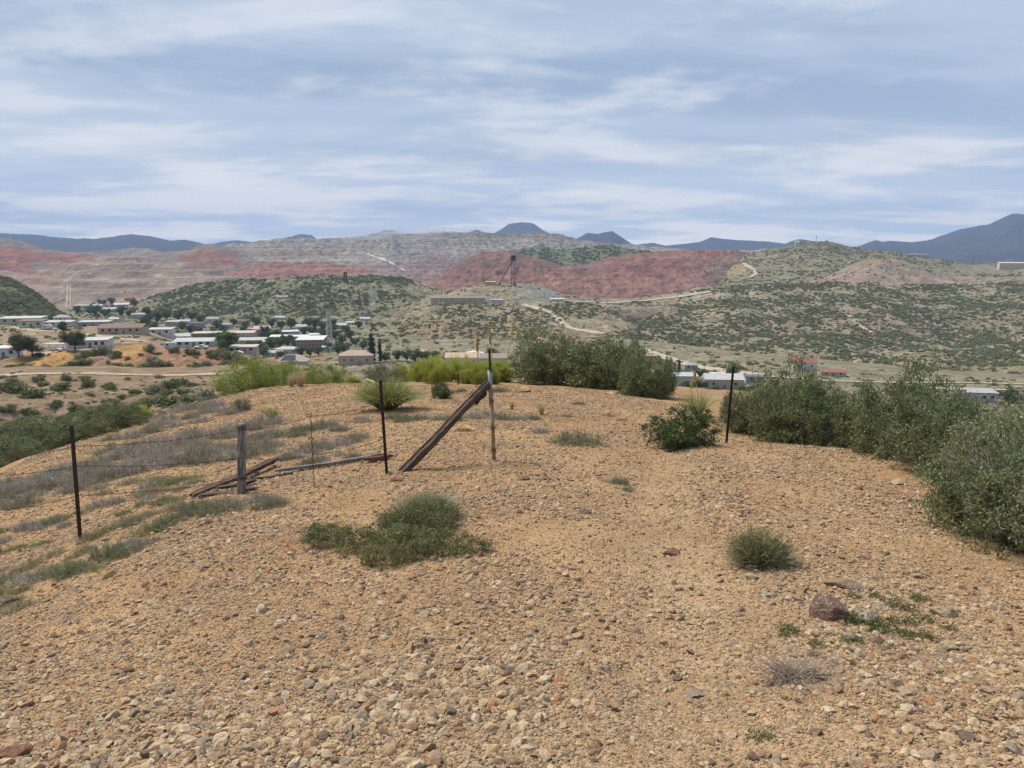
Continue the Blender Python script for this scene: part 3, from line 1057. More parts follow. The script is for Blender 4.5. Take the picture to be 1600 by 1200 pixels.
def stone_mat():
    t = NT('gravel_stone')
    r = t.node('ShaderNodeObjectInfo').outputs['Random']
    cr = t.node('ShaderNodeValToRGB', {0: r})
    e = cr.color_ramp
    cols = [(0.0, (0.45, 0.325, 0.195)), (0.15, (0.50, 0.38, 0.245)), (0.27, (0.37, 0.25, 0.145)), (0.40, (0.45, 0.345, 0.23)), (0.51, (0.30, 0.195, 0.12)), (0.61, (0.51, 0.405, 0.28)),
            (0.69, (0.34, 0.265, 0.185)), (0.79, (0.28, 0.22, 0.165)), (0.875, (0.18, 0.13, 0.098)), (0.94, (0.41, 0.225, 0.13)), (0.985, (0.56, 0.475, 0.365))]
    e.interpolation = 'CONSTANT'
    e.elements[0].position, e.elements[0].color = cols[0][0], (*cols[0][1], 1)
    e.elements[1].position, e.elements[1].color = cols[1][0], (*cols[1][1], 1)
    for p, c in cols[2:]:
        x = e.elements.new(p); x.color = (*c, 1)
    ob = t.obj()
    n = t.noise(2.5, 4, .6, ob)
    c = t.mix(1.0, cr.outputs[0], t.mix(t.ramp(n, .3, .7), (.72, .70, .68), (1.12, 1.1, 1.06)), 'MULTIPLY')
    t.bsdf(c, .9, t.bump(n, .35, .15), spec=.2)
    return t.m


m_stone = stone_mat()
stone_src = bpy.data.collections.new('stone_source')
for i in range(8):
    o = bpy.data.objects.new('stone_source', stone_mesh(40 + i, 1 if i < 5 else 2, .6, .2, m_stone))
    stone_src.objects.link(o)

SCN = {}


def scatter(name, pts, scl, rot, idx, coll, parent=None):
    """thousands of small pieces as ONE object of kind stuff (instances)"""
    pts = np.asarray(pts, np.float32)
    me = bpy.data.meshes.new(name)
    me.vertices.add(len(pts))
    me.vertices.foreach_set('co', pts.ravel())
    a = me.attributes.new('scl', 'FLOAT_VECTOR', 'POINT'); a.data.foreach_set('vector', np.asarray(scl, np.float32).ravel())
    a = me.attributes.new('rot', 'FLOAT_VECTOR', 'POINT'); a.data.foreach_set('vector', np.asarray(rot, np.float32).ravel())
    a = me.attributes.new('idx', 'INT', 'POINT'); a.data.foreach_set('value', np.asarray(idx, np.int32))
    o = bpy.data.objects.new(name, me)
    link(o, parent)
    key = coll.name
    if key not in SCN:
        ng = bpy.data.node_groups.new('scatter_' + key, 'GeometryNodeTree')
        ng.interface.new_socket('Geometry', in_out='INPUT', socket_type='NodeSocketGeometry')
        ng.interface.new_socket('Geometry', in_out='OUTPUT', socket_type='NodeSocketGeometry')
        N, Lk = ng.nodes, ng.links
        gi, go = N.new('NodeGroupInput'), N.new('NodeGroupOutput')
        ci = N.new('GeometryNodeCollectionInfo'); ci.inputs['Collection'].default_value = coll
        ci.inputs['Separate Children'].default_value = True; ci.inputs['Reset Children'].default_value = True
        ip = N.new('GeometryNodeInstanceOnPoints'); ip.inputs['Pick Instance'].default_value = True

        def na(nm, ty):
            q = N.new('GeometryNodeInputNamedAttribute'); q.data_type = ty; q.inputs['Name'].default_value = nm
            return [s for s in q.outputs if s.enabled and s.name == 'Attribute'][0]
        mp = N.new('GeometryNodeMeshToPoints')
        Lk.new(gi.outputs[0], mp.inputs[0]); Lk.new(mp.outputs[0], ip.inputs['Points'])
        Lk.new(ci.outputs[0], ip.inputs['Instance'])
        Lk.new(na('idx', 'INT'), ip.inputs['Instance Index'])
        e2r = N.new('FunctionNodeEulerToRotation')
        Lk.new(na('rot', 'FLOAT_VECTOR'), e2r.inputs[0]); Lk.new(e2r.outputs[0], ip.inputs['Rotation'])
        Lk.new(na('scl', 'FLOAT_VECTOR'), ip.inputs['Scale'])
        Lk.new(ip.outputs[0], go.inputs[0])
        SCN[key] = ng
    md = o.modifiers.new('scatter', 'NODES'); md.node_group = SCN[key]
    return tag(o, kind='stuff')


def clump_field(x, y):
    return fbm(x / 1.6, y / 1.6, 3, 77)


# gravel: density and size follow distance so that every stone is a real one
NS = 320000
yy = np.empty(0); xx = np.empty(0)
yy = np.where(rng.random(NS * 2) < .55, np.exp(rng.uniform(math.log(1.7), math.log(23.5), NS * 2)), rng.uniform(2.5, 23.5, NS * 2))
wgt = np.clip(yy / 6.0, 0, 1) ** 0.15
xx = rng.uniform(-1, 1, NS * 2) * (0.76 * yy + 0.5)
dens = sstep(clump_field(xx, yy), -.65, .35) * .65 + .35
keep = (rng.random(NS * 2) < dens) & (outside(xx, yy) < 0.6)
xx, yy = xx[keep][:NS], yy[keep][:NS]
zz_ = knoll_z(xx, yy)
sp = pix(np.stack([xx, yy, zz_], -1))
pmk = path_mask(*sp)
pw = rng.random(len(xx)) ** (-1 / 3.0)
rad = 0.0050 * np.minimum(pw, 7.0) * (1 + 0.075 * yy) * (1 + 0.55 * np.clip(clump_field(xx + 50, yy), -.6, .8)) * (1 - 0.25 * pmk)
# coarser stones in the lower left of the picture and at the far right, as on the real knoll
rad *= 1 + 0.15 * sstep(sp[1], 850, 1150) * (1 - sstep(sp[0], 450, 1000))
rad *= 1 + 0.7 * np.exp(-((sp[0] - 1135) / 45) ** 2 - ((sp[1] - 785) / 22) ** 2)
rad = np.clip(rad, 0.004, 0.036)
rot = np.stack([rng.normal(0, .38, len(xx)), rng.normal(0, .38, len(xx)), rng.uniform(0, 6.28, len(xx))], -1)
sidx = rng.integers(0, 8, len(xx))
PS = np.stack([xx, yy, zz_ + rad * 0.16], -1)
size_px = rad * F / yy
inview = (sp[0] > 0) & (sp[0] < 1600) & (sp[1] < 1200)
big = np.argsort(-(size_px * inview))[:300]
mask = np.ones(len(xx), bool); mask[big] = False
s3 = np.repeat(rad[:, None], 3, 1)
scatter('gravel', PS[mask], s3[mask], rot[mask], sidx[mask], stone_src, ground)
srcs = list(stone_src.objects)
for i in big:
    o = bpy.data.objects.new('stone', srcs[5 + i % 3].data)
    link(o, ground)
    o.location = PS[i]; o.rotation_euler = rot[i]; o.scale = s3[i]

# ---- scrub on the hills
scrub_src = bpy.data.collections.new('scrub_source')
near_src = []
for i in range(5):
    r = np.random.default_rng(300 + i)
    lob = [(0, 0, .38, .62, .62, .4)] + [(math.cos(a) * .5, math.sin(a) * .5, r.uniform(.25, .45), r.uniform(.35, .5), r.uniform(.35, .5), r.uniform(.28, .42)) for a in r.uniform(0, 6.28, 5)]
    V, f, a, cc = leaf_cloud(r, 260, lob, 40, .12, .26, .20, zmin=.02)
    o = bpy.data.objects.new('scrub_source', np_mesh('scrub', V, f, m_scrub, False, {'v': a}))
    scrub_src.objects.link(o)
    V, f, a, cc = leaf_cloud(r, 1500, lob, 110, .085, .13, .085, zmin=.02)
    tv, tf = tubes(bent(r, np.zeros((26, 3)), cc[:26], 4, .12), np.full(26, .022), np.full(26, .008))
    near_src.append(merge([(V, f, a, 0), (tv, tf, None, 1)], 'shrub', [m_scrub, m_twig]))


def sample_layer(key, n, seed, keepf=None, xlim=(-40, 1640)):
    L = TERR[key]
    r = np.random.default_rng(seed)
    G = L['G']
    a = G[1:, :-1] - G[:-1, :-1]; b = G[:-1, 1:] - G[:-1, :-1]
    area = np.abs(a[..., 0] * b[..., 1] - a[..., 1] * b[..., 0])
    cx = L['PX'][:-1, :-1]
    area = np.where((cx > xlim[0]) & (cx < xlim[1]), area, 0)
    c = r.choice(area.size, n, p=(area / area.sum()).ravel())
    i, j = np.unravel_index(c, area.shape)
    u_, v_ = r.random(n)[:, None], r.random(n)[:, None]
    P = G[i, j] * (1 - u_) * (1 - v_) + G[i + 1, j] * u_ * (1 - v_) + G[i, j + 1] * (1 - u_) * v_ + G[i + 1, j + 1] * u_ * v_
    px, py = pix(P)
    dens = fbm(P[:, 0] / 60, P[:, 1] / 60, 5, seed, gain=.65)
    pr = sstep(dens, -.32, .22) * .92 + .08
    if keepf is not None: pr = pr * keepf(px, py)
    k = r.random(n) < pr
    return P[k], px[k], py[k]


def bare(*blobs):
    def f(px, py):
        k = np.ones_like(px)
        for b in blobs:
            k = k * (1 - .93 * blob(px, py, *b))
        return k
    return f


TK = list(TERR.keys())
scrub_hills = [k for k in TK if k.startswith('scrub_hill')]
scrub_ct = 0


def hill_scrub(name, key, n, smin, smax, seed, keepf=None, flat=1.0):
    P, px, py = sample_layer(key, n, seed, keepf)
    r = np.random.default_rng(seed + 1)
    m = len(P)
    s = smin * .7 + (smax - smin * .7) * r.random(m) ** 2.4
    P = P - np.array([0, 0, 1]) * (0.12 * s)[:, None]
    sc = np.stack([s * r.uniform(.8, 1.3, m), s * r.uniform(.8, 1.3, m), s * flat * r.uniform(.7, 1.15, m)], -1)
    ro = np.stack([np.zeros(m), np.zeros(m), r.uniform(0, 6.28, m)], -1)
    scatter(name, P, sc, ro, r.integers(0, 5, m), scrub_src)


hill_scrub('scrub', 'scrub_slope', 52000, .9, 2.8, 501, bare((1085, 462, 60, 6), (1000, 466, 60, 5), (960, 480, 30, 20)))
hill_scrub('scrub', 'scrub_slope.001', 14000, .9, 2.6, 502, bare((600, 548, 60, 7), (890, 527, 50, 8), (930, 510, 60, 14), (760, 472, 120, 4)))
hill_scrub('scrub', 'scrub_hill.002', 20000, 1.4, 3.6, 503, bare((225, 478, 28, 10), (670, 452, 36, 14), (583, 465, 9, 22)))
hill_scrub('scrub', 'scrub_hill.003', 5000, 1.2, 3.2, 504)
hill_scrub('scrub', 'headframe_knob', 1600, 1.2, 3.0, 505, bare((838, 460, 36, 13), (690, 464, 60, 10), (930, 470, 70, 5)))
hill_scrub('scrub', 'scrub_hill', 11000, 1.6, 4.0, 506, bare((1150, 424, 17, 12), (1550, 420, 90, 8)))
hill_scrub('scrub', 'scrub_hill.001', 800, 1.2, 2.8, 507, bare((1400, 442, 130, 7)))
hill_scrub('scrub', 'green_rise', 4500, 3.0, 6.0, 508)
hill_scrub('scrub', 'valley_floor', 5200, .8, 2.6, 509, bare((310, 530, 110, 20), (470, 535, 60, 25), (1130, 600, 60, 18), (1050, 595, 60, 18), (600, 560, 60, 8)))
hill_scrub('scrub', 'red_pit_wall', 500, 1.6, 4.0, 510)
hill_scrub('scrub', 'house_shelf', 900, .5, 1.6, 511, bare((185, 516, 60, 8), (110, 545, 70, 8)))

hill_scrub('brush', 'valley_floor', 5000, 1.5, 4.2, 512, lambda px, py: ((px > 110) & (px < 640) & (py > 486) & (py < 548)) * 1.0)
hill_scrub('brush', 'valley_floor', 2600, 1.0, 3.0, 513, lambda px, py: ((px > 560) & (px < 1000) & (py > 550) & (py < 600)) * 1.0)
hill_scrub('brush', 'valley_floor', 5200, .8, 2.6, 514, lambda px, py: ((px > 980) & (py > 565)) * 1.0)
near_coll = bpy.data.collections.new('near_scrub_source')
for q_ in near_src:
    near_coll.objects.link(bpy.data.objects.new('near_scrub_source', q_))
P, px_, py_ = sample_layer('near_slope', 1300, 622, xlim=(-30, 480))
m_ = len(P); s_ = .2 + .5 * rng.random(m_) ** 2
scatter('low_scrub', P - np.array([0, 0, .05]), np.stack([s_ * 1.2, s_ * 1.1, s_ * .8], -1), np.stack([s_ * 0, s_ * 0, rng.uniform(0, 6.28, m_)], -1), rng.integers(0, 5, m_), near_coll)
# shrubs one can tell apart: the slope below the track, the orange bank, the foot of the big slope
shrub_objs = 0


def shrub(px, py, wpx, only, label, group, mi=None, flat=1.05, mesh=None):
    p = hit(px, py, only)
    if p is None: return None
    s = wpx * .58 * p.y / F
    o = bpy.data.objects.new('shrub', mesh or near_src[(mi if mi is not None else random.randrange(5))])
    link(o)
    o.location = p - Vector((0, 0, .1 * s))
    o.rotation_euler = (0, 0, random.uniform(0, 6.28))
    o.scale = (s * random.uniform(.9, 1.1), s * random.uniform(.9, 1.1), s * flat * random.uniform(.85, 1.15))
    return tag(o, label, 'shrub', group)


NS_ = ('near_slope',)
gA = 'scrub on the slope below the dirt track'
for (x, y, w) in [(22, 612, 44), (50, 618, 40), (95, 606, 34), (140, 601, 24), (172, 606, 22), (122, 640, 30), (45, 645, 28), (85, 633, 26), (10, 640, 30), (14, 672, 36), (52, 670, 34), (128, 662, 28), (160, 640, 26), (240, 612, 30), (268, 604, 34),
                  (213, 612, 20), (60, 592, 22), (105, 590, 18), (20, 597, 24), (100, 655, 26), (180, 627, 22), (195, 645, 24), (75, 690, 40), (20, 705, 46), (110, 690, 34), (150, 682, 30), (30, 690, 34)]:
    shrub(x, y + 3, w, NS_, 'dark rounded scrub bush on the brown slope below the dirt track', gA)
for (x, y, w) in [(228, 636, 40), (262, 630, 44), (295, 627, 40), (322, 623, 34), (285, 640, 36), (205, 655, 24), (283, 600, 26), (262, 616, 26)]:
    shrub(x, y + 2, w, NS_, 'bright green bush in the gully at the foot of the brown slope', 'green bushes in the gully', mesh=None)
r = np.random.default_rng(88)
P, px_, py_ = sample_layer('near_slope', 900, 620, xlim=(-30, 480))
k = 0
for p, a, b in zip(P, px_, py_):
    if k >= 120 or b > 720 or b < 589: continue
    s = .45 + .95 * r.random() ** 2
    o = bpy.data.objects.new('shrub', near_src[k % 5]); link(o)
    o.location = Vector(p) - Vector((0, 0, .05)); o.rotation_euler = (0, 0, r.uniform(0, 6.28)); o.scale = (s * 1.2, s * 1.1, s * .95)
    tag(o, *[('small low shrub high on the brown slope just below the dirt track', 'shrub', 'small shrubs just below the dirt track'), ('small low shrub halfway down the brown slope below the dirt track', 'shrub', 'small shrubs halfway down the brown slope'), ('small low shrub at the foot of the brown slope beyond the knoll', 'shrub', 'small shrubs at the foot of the brown slope')][0 if b < 604 else 1 if b < 635 else 2])
    k += 1
for (x, y, w) in [(128, 560, 26), (140, 556, 24), (118, 572, 24), (135, 568, 22), (165, 552, 26), (178, 556, 22), (185, 580, 30), (205, 582, 28), (225, 578, 30), (240, 572, 30), (258, 572, 22), (300, 580, 30), (318, 577, 26), (330, 560, 26), (345, 556, 26),
                  (360, 560, 30), (375, 568, 30), (385, 578, 28), (70, 578, 22), (95, 576, 18), (40, 577, 24), (15, 578, 20), (272, 551, 18), (300, 553, 22), (232, 548, 22), (250, 590, 26), (150, 585, 24), (355, 575, 24)]:
    shrub(x, y, w, ('orange_bank',), 'dark green bush on the orange bank below the trailers', 'bushes on the orange bank')
P, px_, py_ = sample_layer('orange_bank', 400, 630, xlim=(-30, 470))
k = 0
for p, a, b in zip(P, px_, py_):
    if k >= 50 or b < 553: continue
    s = .5 + 1.1 * r.random() ** 1.5
    o = bpy.data.objects.new('shrub', near_src[k % 5]); link(o)
    o.location = Vector(p) - Vector((0, 0, .1)); o.rotation_euler = (0, 0, r.uniform(0, 6.28)); o.scale = (s * 1.2, s * 1.1, s)
    tag(o, 'small bush on the orange brown bank between the track and the trailers', 'shrub', 'small bushes on the orange bank')
    k += 1
P, px_, py_ = sample_layer('scrub_slope', 3000, 640, xlim=(1000, 1600))
o_ = np.argsort(P[:, 1])
k = 0
for i in o_:
    if k >= 60: break
    if py_[i] > 606 or py_[i] < 520: continue
    s = .9 + 1.3 * r.random()
    o = bpy.data.objects.new('shrub', near_src[k % 5]); link(o)
    o.location = Vector(P[i]) - Vector((0, 0, .2)); o.rotation_euler = (0, 0, r.uniform(0, 6.28)); o.scale = (s * 1.2, s, s * .75)
    tag(o, 'rounded scrub bush along the foot of the big right slope', 'shrub', 'scrub at the foot of the right slope')
    k += 1

# ------------------------------------------------------------------ plants on and around the knoll
oakA = bush_meshes('oak_bush', m_oak, 11, rx=1.0, ry=.9, h=1.15, n=30000, L=.036, W=.023, nclump=470, clump=.052, twigs=200, nlobe=10, spread=.74, ragged=1.7)
oakB = bush_meshes('oak_bush', m_oak, 12, rx=1.05, ry=.85, h=1.0, n=30000, L=.036, W=.023, nclump=470, clump=.052, twigs=220, nlobe=11, spread=.76, ragged=1.7)
crestA = bush_meshes('crest_bush', m_oak, 15, rx=1.4, ry=1.2, h=1.8, n=22000, L=.070, W=.045, nclump=620, clump=.045, twigs=60, nlobe=13, spread=.68)
crestB = bush_meshes('crest_bush', m_oak, 16, rx=1.5, ry=1.2, h=1.7, n=22000, L=.070, W=.045, nclump=620, clump=.045, twigs=60, nlobe=12, spread=.70)
oakC = bush_meshes('oak_bush', m_oak2, 13, rx=.55, ry=.5, h=.72, n=13000, L=.030, W=.020, nclump=380, clump=.042, twigs=50, nlobe=8, spread=.68)
mesq = bush_meshes('mesquite_bush', m_mesq, 14, rx=1.3, ry=1.1, h=1.35, n=26000, L=.055, W=.024, nclump=460, clump=.055, twigs=60, nlobe=11, spread=.7)

RB = 'big bushes along the right edge of the knoll'
for px, Y, m, s, rz, lab in [
    (1185, 13.6, oakB, (.66, .6, .98), .4, 'leftmost low bush of the thicket right of the leaning dark post'),
    (1245, 12.3, oakA, (.86, .8, 1.28), 1.1, 'grey green bush with bare twigs rising above its neighbours right of the dark post'),
    (1345, 11.3, oakB, (.90, .85, 1.10), 2.6, 'wide dull green bush in the middle of the right thicket'),
    (1440, 10.2, oakA, (.96, .85, 1.25), 4.0, 'dense dull green bush in the right thicket with pale stems at its foot'),
    (1525, 8.9, oakB, (.88, .85, 1.05), 5.2, 'bush at the right edge whose low branches spread over the gravel'),
    (1620, 7.4, oakA, (.86, .8, 1.05), .2, 'nearest bush cut off by the right edge of the picture'),
    (1635, 5.7, oakB, (.75, .7, .90), 1.9, 'lowest bush reaching in from the right edge over the gravel'),
    (1660, 9.5, oakB, (.95, .9, 1.0), 3.3, 'bush behind the nearest one at the right edge of the picture')]:
    p = at_y(px, Y)
    put_bush(m, p - Vector((0, 0, .05)), rz, s, lab, RB)
for px, Y, m, s, rz, lab in [
    (862, 24.0, crestA, (.95, 1.0, 1.06), 2.0, 'large dark bush behind the gravel crest beside the lime green brush'),
    (955, 23.0, crestB, (1.05, 1.0, 1.08), .7, 'widest grey green bush on the far crest of the knoll'),
    (1015, 20.3, crestA, (.60, .6, .72), 3.1, 'smaller bush at the right end of the far crest thicket')]:
    p = at_y(px, Y)
    put_bush(m, p - Vector((0, 0, .08)), rz, s, lab, 'bushes on the far crest')
put_bush(oakC, gpt(1064, 697) - Vector((0, 0, .04)), .6, 1.0, 'round dark green bush left of the leaning post on the gravel')
for px, Y, s, rz, lab in [(405, 24.3, (1.08, 1.0, 1.12), .3, 'wide yellow green bush on the left of the far crest'), (452, 25.5, (.75, .75, .80), 2.2, 'small yellow green bush tucked behind the wide one'),
                          (505, 26.0, (.85, .8, 1.12), 4.2, 'green mesquite bush before the house with the pale hip roof')]:
    put_bush(mesq, at_y(px, Y) - Vector((0, 0, .1)), rz, s, lab, 'mesquite on the left crest')
m_o3 = bush_meshes('dull_bush', leaf_mat('dull_olive_leaf', (0.096, 0.105, 0.061), (0.263, 0.254, 0.149)), 17, rx=.8, ry=.7, h=.8, n=9000, L=.045, W=.014, nclump=220, clump=.08, twigs=120)
put_bush(m_o3, at_y(600, 24) - Vector((0, 0, .05)), 0, (.95, .9, 1.0), 'dull olive bush with bare twigs behind the pale yellow grass clump')
put_bush(m_o3, at_y(376, 18.5) - Vector((0, 0, .02)), 1, (.40, .4, .50), 'small open twiggy bush on the pale gravel at left')
put_bush(oakC, at_y(690, 18.6), 2, (.62, .6, .62), 'small dark green bush beyond the leaning beam')
for px, Y, s, rz, lab in [(75, 17.0, (1.15, 1.0, .98), .5, 'dark green bush beyond the left fence post'), (165, 18.5, (.85, .8, .85), 2.5, 'dark bush beside the one behind the left fence post'), (-5, 15.5, (.9, .9, .8), 1.2, 'dark bush cut off by the left edge of the picture')]:
    put_bush(oakB, at_y(px, Y) - Vector((0, 0, .05)), rz, s, lab, 'bushes below the left crest')

# lime green broom behind the crest
r = np.random.default_rng(21)
brooms = []
for i in range(3):
    lob = [(0, 0, .42, .30, .30, .42)] + [(math.cos(q) * .34, math.sin(q) * .34, h_ * .5, .24, .24, h_ * .5) for q, h_ in zip(r.uniform(0, 6.28, 6), r.uniform(.45, 1.0, 6))]
    V, f, a, cc = leaf_cloud(r, 3200, lob, 150, .045, .02, .012)
    n = 5200
    k = r.integers(0, len(cc), n)
    b = cc[k] + r.normal(0, .04, (n, 3)); b[:, 2] = np.maximum(b[:, 2], .03)
    t = b + np.stack([r.normal(0, .03, n) + b[:, 0] * .08, r.normal(0, .03, n) + b[:, 1] * .08, r.uniform(.03, .10, n)], -1)
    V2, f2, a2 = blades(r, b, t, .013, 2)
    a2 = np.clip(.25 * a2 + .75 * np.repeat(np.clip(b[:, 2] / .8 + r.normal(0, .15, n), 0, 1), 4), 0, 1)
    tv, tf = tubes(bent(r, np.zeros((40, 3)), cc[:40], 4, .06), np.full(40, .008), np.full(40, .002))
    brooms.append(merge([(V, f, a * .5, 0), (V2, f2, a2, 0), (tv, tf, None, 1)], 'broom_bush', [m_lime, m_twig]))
for i, (px, Y, s) in enumerate([(622, 27, .75), (652, 25.5, .9), (676, 24, .95), (703, 26, 1.15), (730, 24.5, .8), (748, 25.5, 1.1), (772, 24.2, .8), (792, 26, 1.15), (640, 29, 1.0), (690, 29.5, 1.2), (735, 28.5, 1.1), (775, 28, 1.2), (715, 31, 1.2), (660, 30.5, 1.1), (752, 23.6, .75), (684, 23, .7)]):
    o = bpy.data.objects.new('broom_bush', brooms[i % 3]); link(o)
    o.location = at_y(px, Y) - Vector((0, 0, .05)); o.rotation_euler = (0, 0, i * 1.7); o.scale = (s * random.uniform(.75, 1.05), s * .95, s * random.uniform(.6, 1.35))
    tag(o, 'bright lime green broom bush in the thicket behind the gravel crest', 'bush', 'lime green broom behind the crest')
for px, Y, s, lab in [(216, 19.5, .55, 'yellow green broom clump on the left shoulder of the knoll'), (552, 24.5, .42, 'pale broom clump at the left end of the olive bush')]:
    o = bpy.data.objects.new('broom_bush', brooms[1]); link(o)
    o.location = at_y(px, Y); o.scale = (s * 1.5, s * 1.4, s)
    tag(o, lab, 'bush')


# grass clumps
def tuft(seed, n, h, rad, w, mat, lean=.6, arch=.12, k=4, name='grass_clump'):
    r = np.random.default_rng(seed)
    a = r.uniform(0, 6.28, n)
    b = np.stack([np.cos(a) * rad * .25 * r.random(n), np.sin(a) * rad * .25 * r.random(n), np.full(n, -.01)], -1)
    l = h * r.uniform(.6, 1.1, n)
    e = r.random(n) ** .7 * lean
    t = b + np.stack([np.cos(a) * e * rad * 1.6, np.sin(a) * e * rad * 1.6, l * (1 - .55 * e * e)], -1)
    V, f, v_ = blades(r, b, t, w, k, arch)
    return np_mesh(name, V, f, mat, False, {'v': v_})


o = link(bpy.data.objects.new('grass_clump', tuft(31, 2000, .72, .60, .012, m_sotol, lean=1.0, arch=.12, k=5)))
o.location = gpt(605, 640); tag(o, 'large pale yellow green spiky grass clump behind the middle fence post', 'grass')
# two drooping flower stalks of the clump
for i, (dx, dz) in enumerate([(-.62, .10), (-.48, .28)]):
    pts = [Vector((0, 0, .1)), Vector((dx * .3, 0, .55)), Vector((dx * .7, .05, .66 - .03 * i)), Vector((dx, .08, .48)), Vector((dx * 1.08, .08, dz))]
    c = MB().tube([pts[0].lerp(pts[1], .5) if j == 0 else q for j, q in enumerate(pts)], [.010, .011, .013, .013, .006], 5)
    c.build('flower_stalk', flat_mat('pale_yellow_stalk', (.55, .50, .18), .8, .2, 8), o, True)
for px, py, s, lab in [(425, 655, .36, 'small lime green grass tuft on the pale gravel at left'), (75, 652, .3, 'yellow green grass tuft on the far left shoulder')]:
    g = link(bpy.data.objects.new('grass_clump', tuft(33, 260, .75, .6, .03, leaf_mat('lime_grass', (.16, .18, .05), (.40, .42, .14)), lean=.7)))
    p = gpt(px, py) or at_y(px, 20); g.location = p; g.scale = (s, s, s); tag(g, lab, 'grass')
for i, (px, py, s, lab) in enumerate([(846, 648, .26, 'straw coloured dry grass tuft beyond the pipe post'), (800, 640, .2, 'thin straw grass just right of the pipe post'), (470, 604, .5, 'pale dry grass clump on the far left crest'), (455, 604, .4, 'rusty pale grass at the crest beside the dry clump')]):
    g = link(bpy.data.objects.new('grass_clump', tuft(36 + i, 240, 1.0, .5, .02, m_straw, lean=.5)))
    g.location = gpt(px, py) or at_y(px, 22.5); g.scale = (s, s, s); tag(g, lab, 'grass')


# sage and low mats
def sage_mesh(seed, mat, n=950, h=.29, rx=.45, ry=.42, w=.0105, name='sage_clump'):
    r = np.random.default_rng(seed)
    a = r.uniform(0, 6.28, n); q = np.sqrt(r.random(n)) * (1 + .25 * np.sin(3 * a + seed) + .15 * np.sin(5 * a))
    b = np.stack([np.cos(a) * q * rx, np.sin(a) * q * ry, np.full(n, -.02)], -1)
    hh = h * (1.05 - .6 * q ** 2) * r.uniform(.3, 1.25, n) * (.75 + .5 * np.sin(b[:, 0] * 19 + seed) * np.sin(b[:, 1] * 17))
    t = b + np.stack([r.normal(0, .07, n) + np.cos(a) * q * .06, r.normal(0, .07, n) + np.sin(a) * q * .06, np.maximum(hh, .03)], -1)
    V, f, v_ = blades(r, b, t, w, 2)
    # twiglets off the stems
    k = r.integers(0, n, n)
    c = b[k] * .4 + t[k] * .6
    t2 = c + np.stack([r.normal(0, .04, n), r.normal(0, .04, n), r.uniform(.0, .06, n)], -1)
    V2, f2, v2 = blades(r, c, t2, w * .8, 2)
    return merge([(V, f, v_, 0), (V2, f2, v2, 0)], name, [mat])


sages = [sage_mesh(50 + i, m_sage) for i in range(3)] + [sage_mesh(55, m_sageg), sage_mesh(56, m_olive, h=.16), sage_mesh(57, leaf_mat('dry_brown_grass', (.22, .175, .10), (.52, .43, .27), trans=.15), n=1100, h=.2)]


def sage(px, py, wpx, mi, label, group, flat=1.0):
    p = gpt(px, py)
    if p is None: return
    s = wpx * p.y / F
    o = bpy.data.objects.new('sage_clump', sages[mi]); link(o)
    o.location = p; o.scale = (s, s * .85, min(s, 1.1) * flat * random.uniform(.8, 1.15))
    o.rotation_euler = (0, 0, random.uniform(-.5, .5) + (math.pi if random.random() < .5 else 0))
    tag(o, label, 'shrub', group)


def sage_line(pts, n, wpx, mis, jit, label, group):
    pts = np.array(pts, float)
    d = np.r_[0, np.cumsum(np.hypot(*np.diff(pts, axis=0).T))]
    for q in np.linspace(0, d[-1], n):
        x = np.interp(q, d, pts[:, 0]) + random.uniform(-jit, jit) * 2.5
        y = np.interp(q, d, pts[:, 1]) + random.uniform(-jit, jit) * 1.5
        sage(x, y, wpx * random.uniform(.7, 1.25), random.choice(mis), label, group)


gS = 'grey sage mats on the left shoulder'
sage_line([(-10, 800), (60, 772), (140, 752), (230, 732), (330, 712), (400, 702)], 30, 78, [0, 1, 2], 8, 'grey sage mat in the broad band left of the wooden post', gS)
sage_line([(-10, 775), (90, 745), (170, 722), (260, 700), (330, 688), (400, 674)], 30, 74, [0, 1, 2, 1], 7, 'grey sage mat in the broad band left of the wooden post', gS)
sage_line([(180, 690), (250, 672), (310, 655), (370, 645)], 12, 46, [0, 1, 2], 4, 'grey sage strip high on the left shoulder of the knoll', 'sage strips high on the left shoulder')
sage_line([(250, 655), (300, 642), (340, 630)], 9, 40, [0, 1, 0], 3, 'grey sage strip high on the left shoulder of the knoll', 'sage strips high on the left shoulder')
sage_line([(390, 690), (440, 680), (500, 672), (540, 668)], 10, 50, [0, 2, 3], 4, 'grey sage mat between the wooden post and the wire stay', 'sage behind the wire stay')
sage_line([(450, 712), (500, 702), (560, 690)], 9, 50, [0, 1, 2], 4, 'grey sage mat behind the wire stay, nearer the camera', 'sage just behind the wire stay')
sage_line([(480, 722), (530, 716), (580, 716)], 5, 42, [3, 0, 3], 3, 'greenish sage mat beside the fallen pole', 'sage beside the fallen pole')
sage_line([(250, 822), (300, 808), (350, 795), (410, 785)], 11, 62, [4, 0, 4, 3], 6, 'olive grey mat in front of the wooden post', 'mats in front of the wooden post')
sage_line([(200, 800), (250, 783), (290, 778)], 5, 45, [3, 4, 0], 4, 'small green grey mat left of the fallen boards', 'mats left of the fallen boards')
sage_line([(10, 925), (60, 910), (110, 893), (160, 882), (190, 868)], 12, 70, [4, 3, 4, 0], 7, 'olive mat in the strip at the lower left edge', 'mats at the lower left edge')
sage_line([(190, 858), (215, 850), (235, 842)], 4, 48, [0, 1], 4, 'bare grey shrublet at the right end of the lower left strip', 'bare shrublets lower left')
sage_line([(0, 868), (40, 862), (70, 855)], 3, 50, [3, 4], 4, 'green grey mat left of the left fence post foot', 'mats left of the left fence post')
sage_line([(90, 812), (130, 800), (180, 790), (215, 775)], 5, 48, [4, 0], 4, 'yellowish grey mat just behind the left fence post', 'mats behind the left fence post')
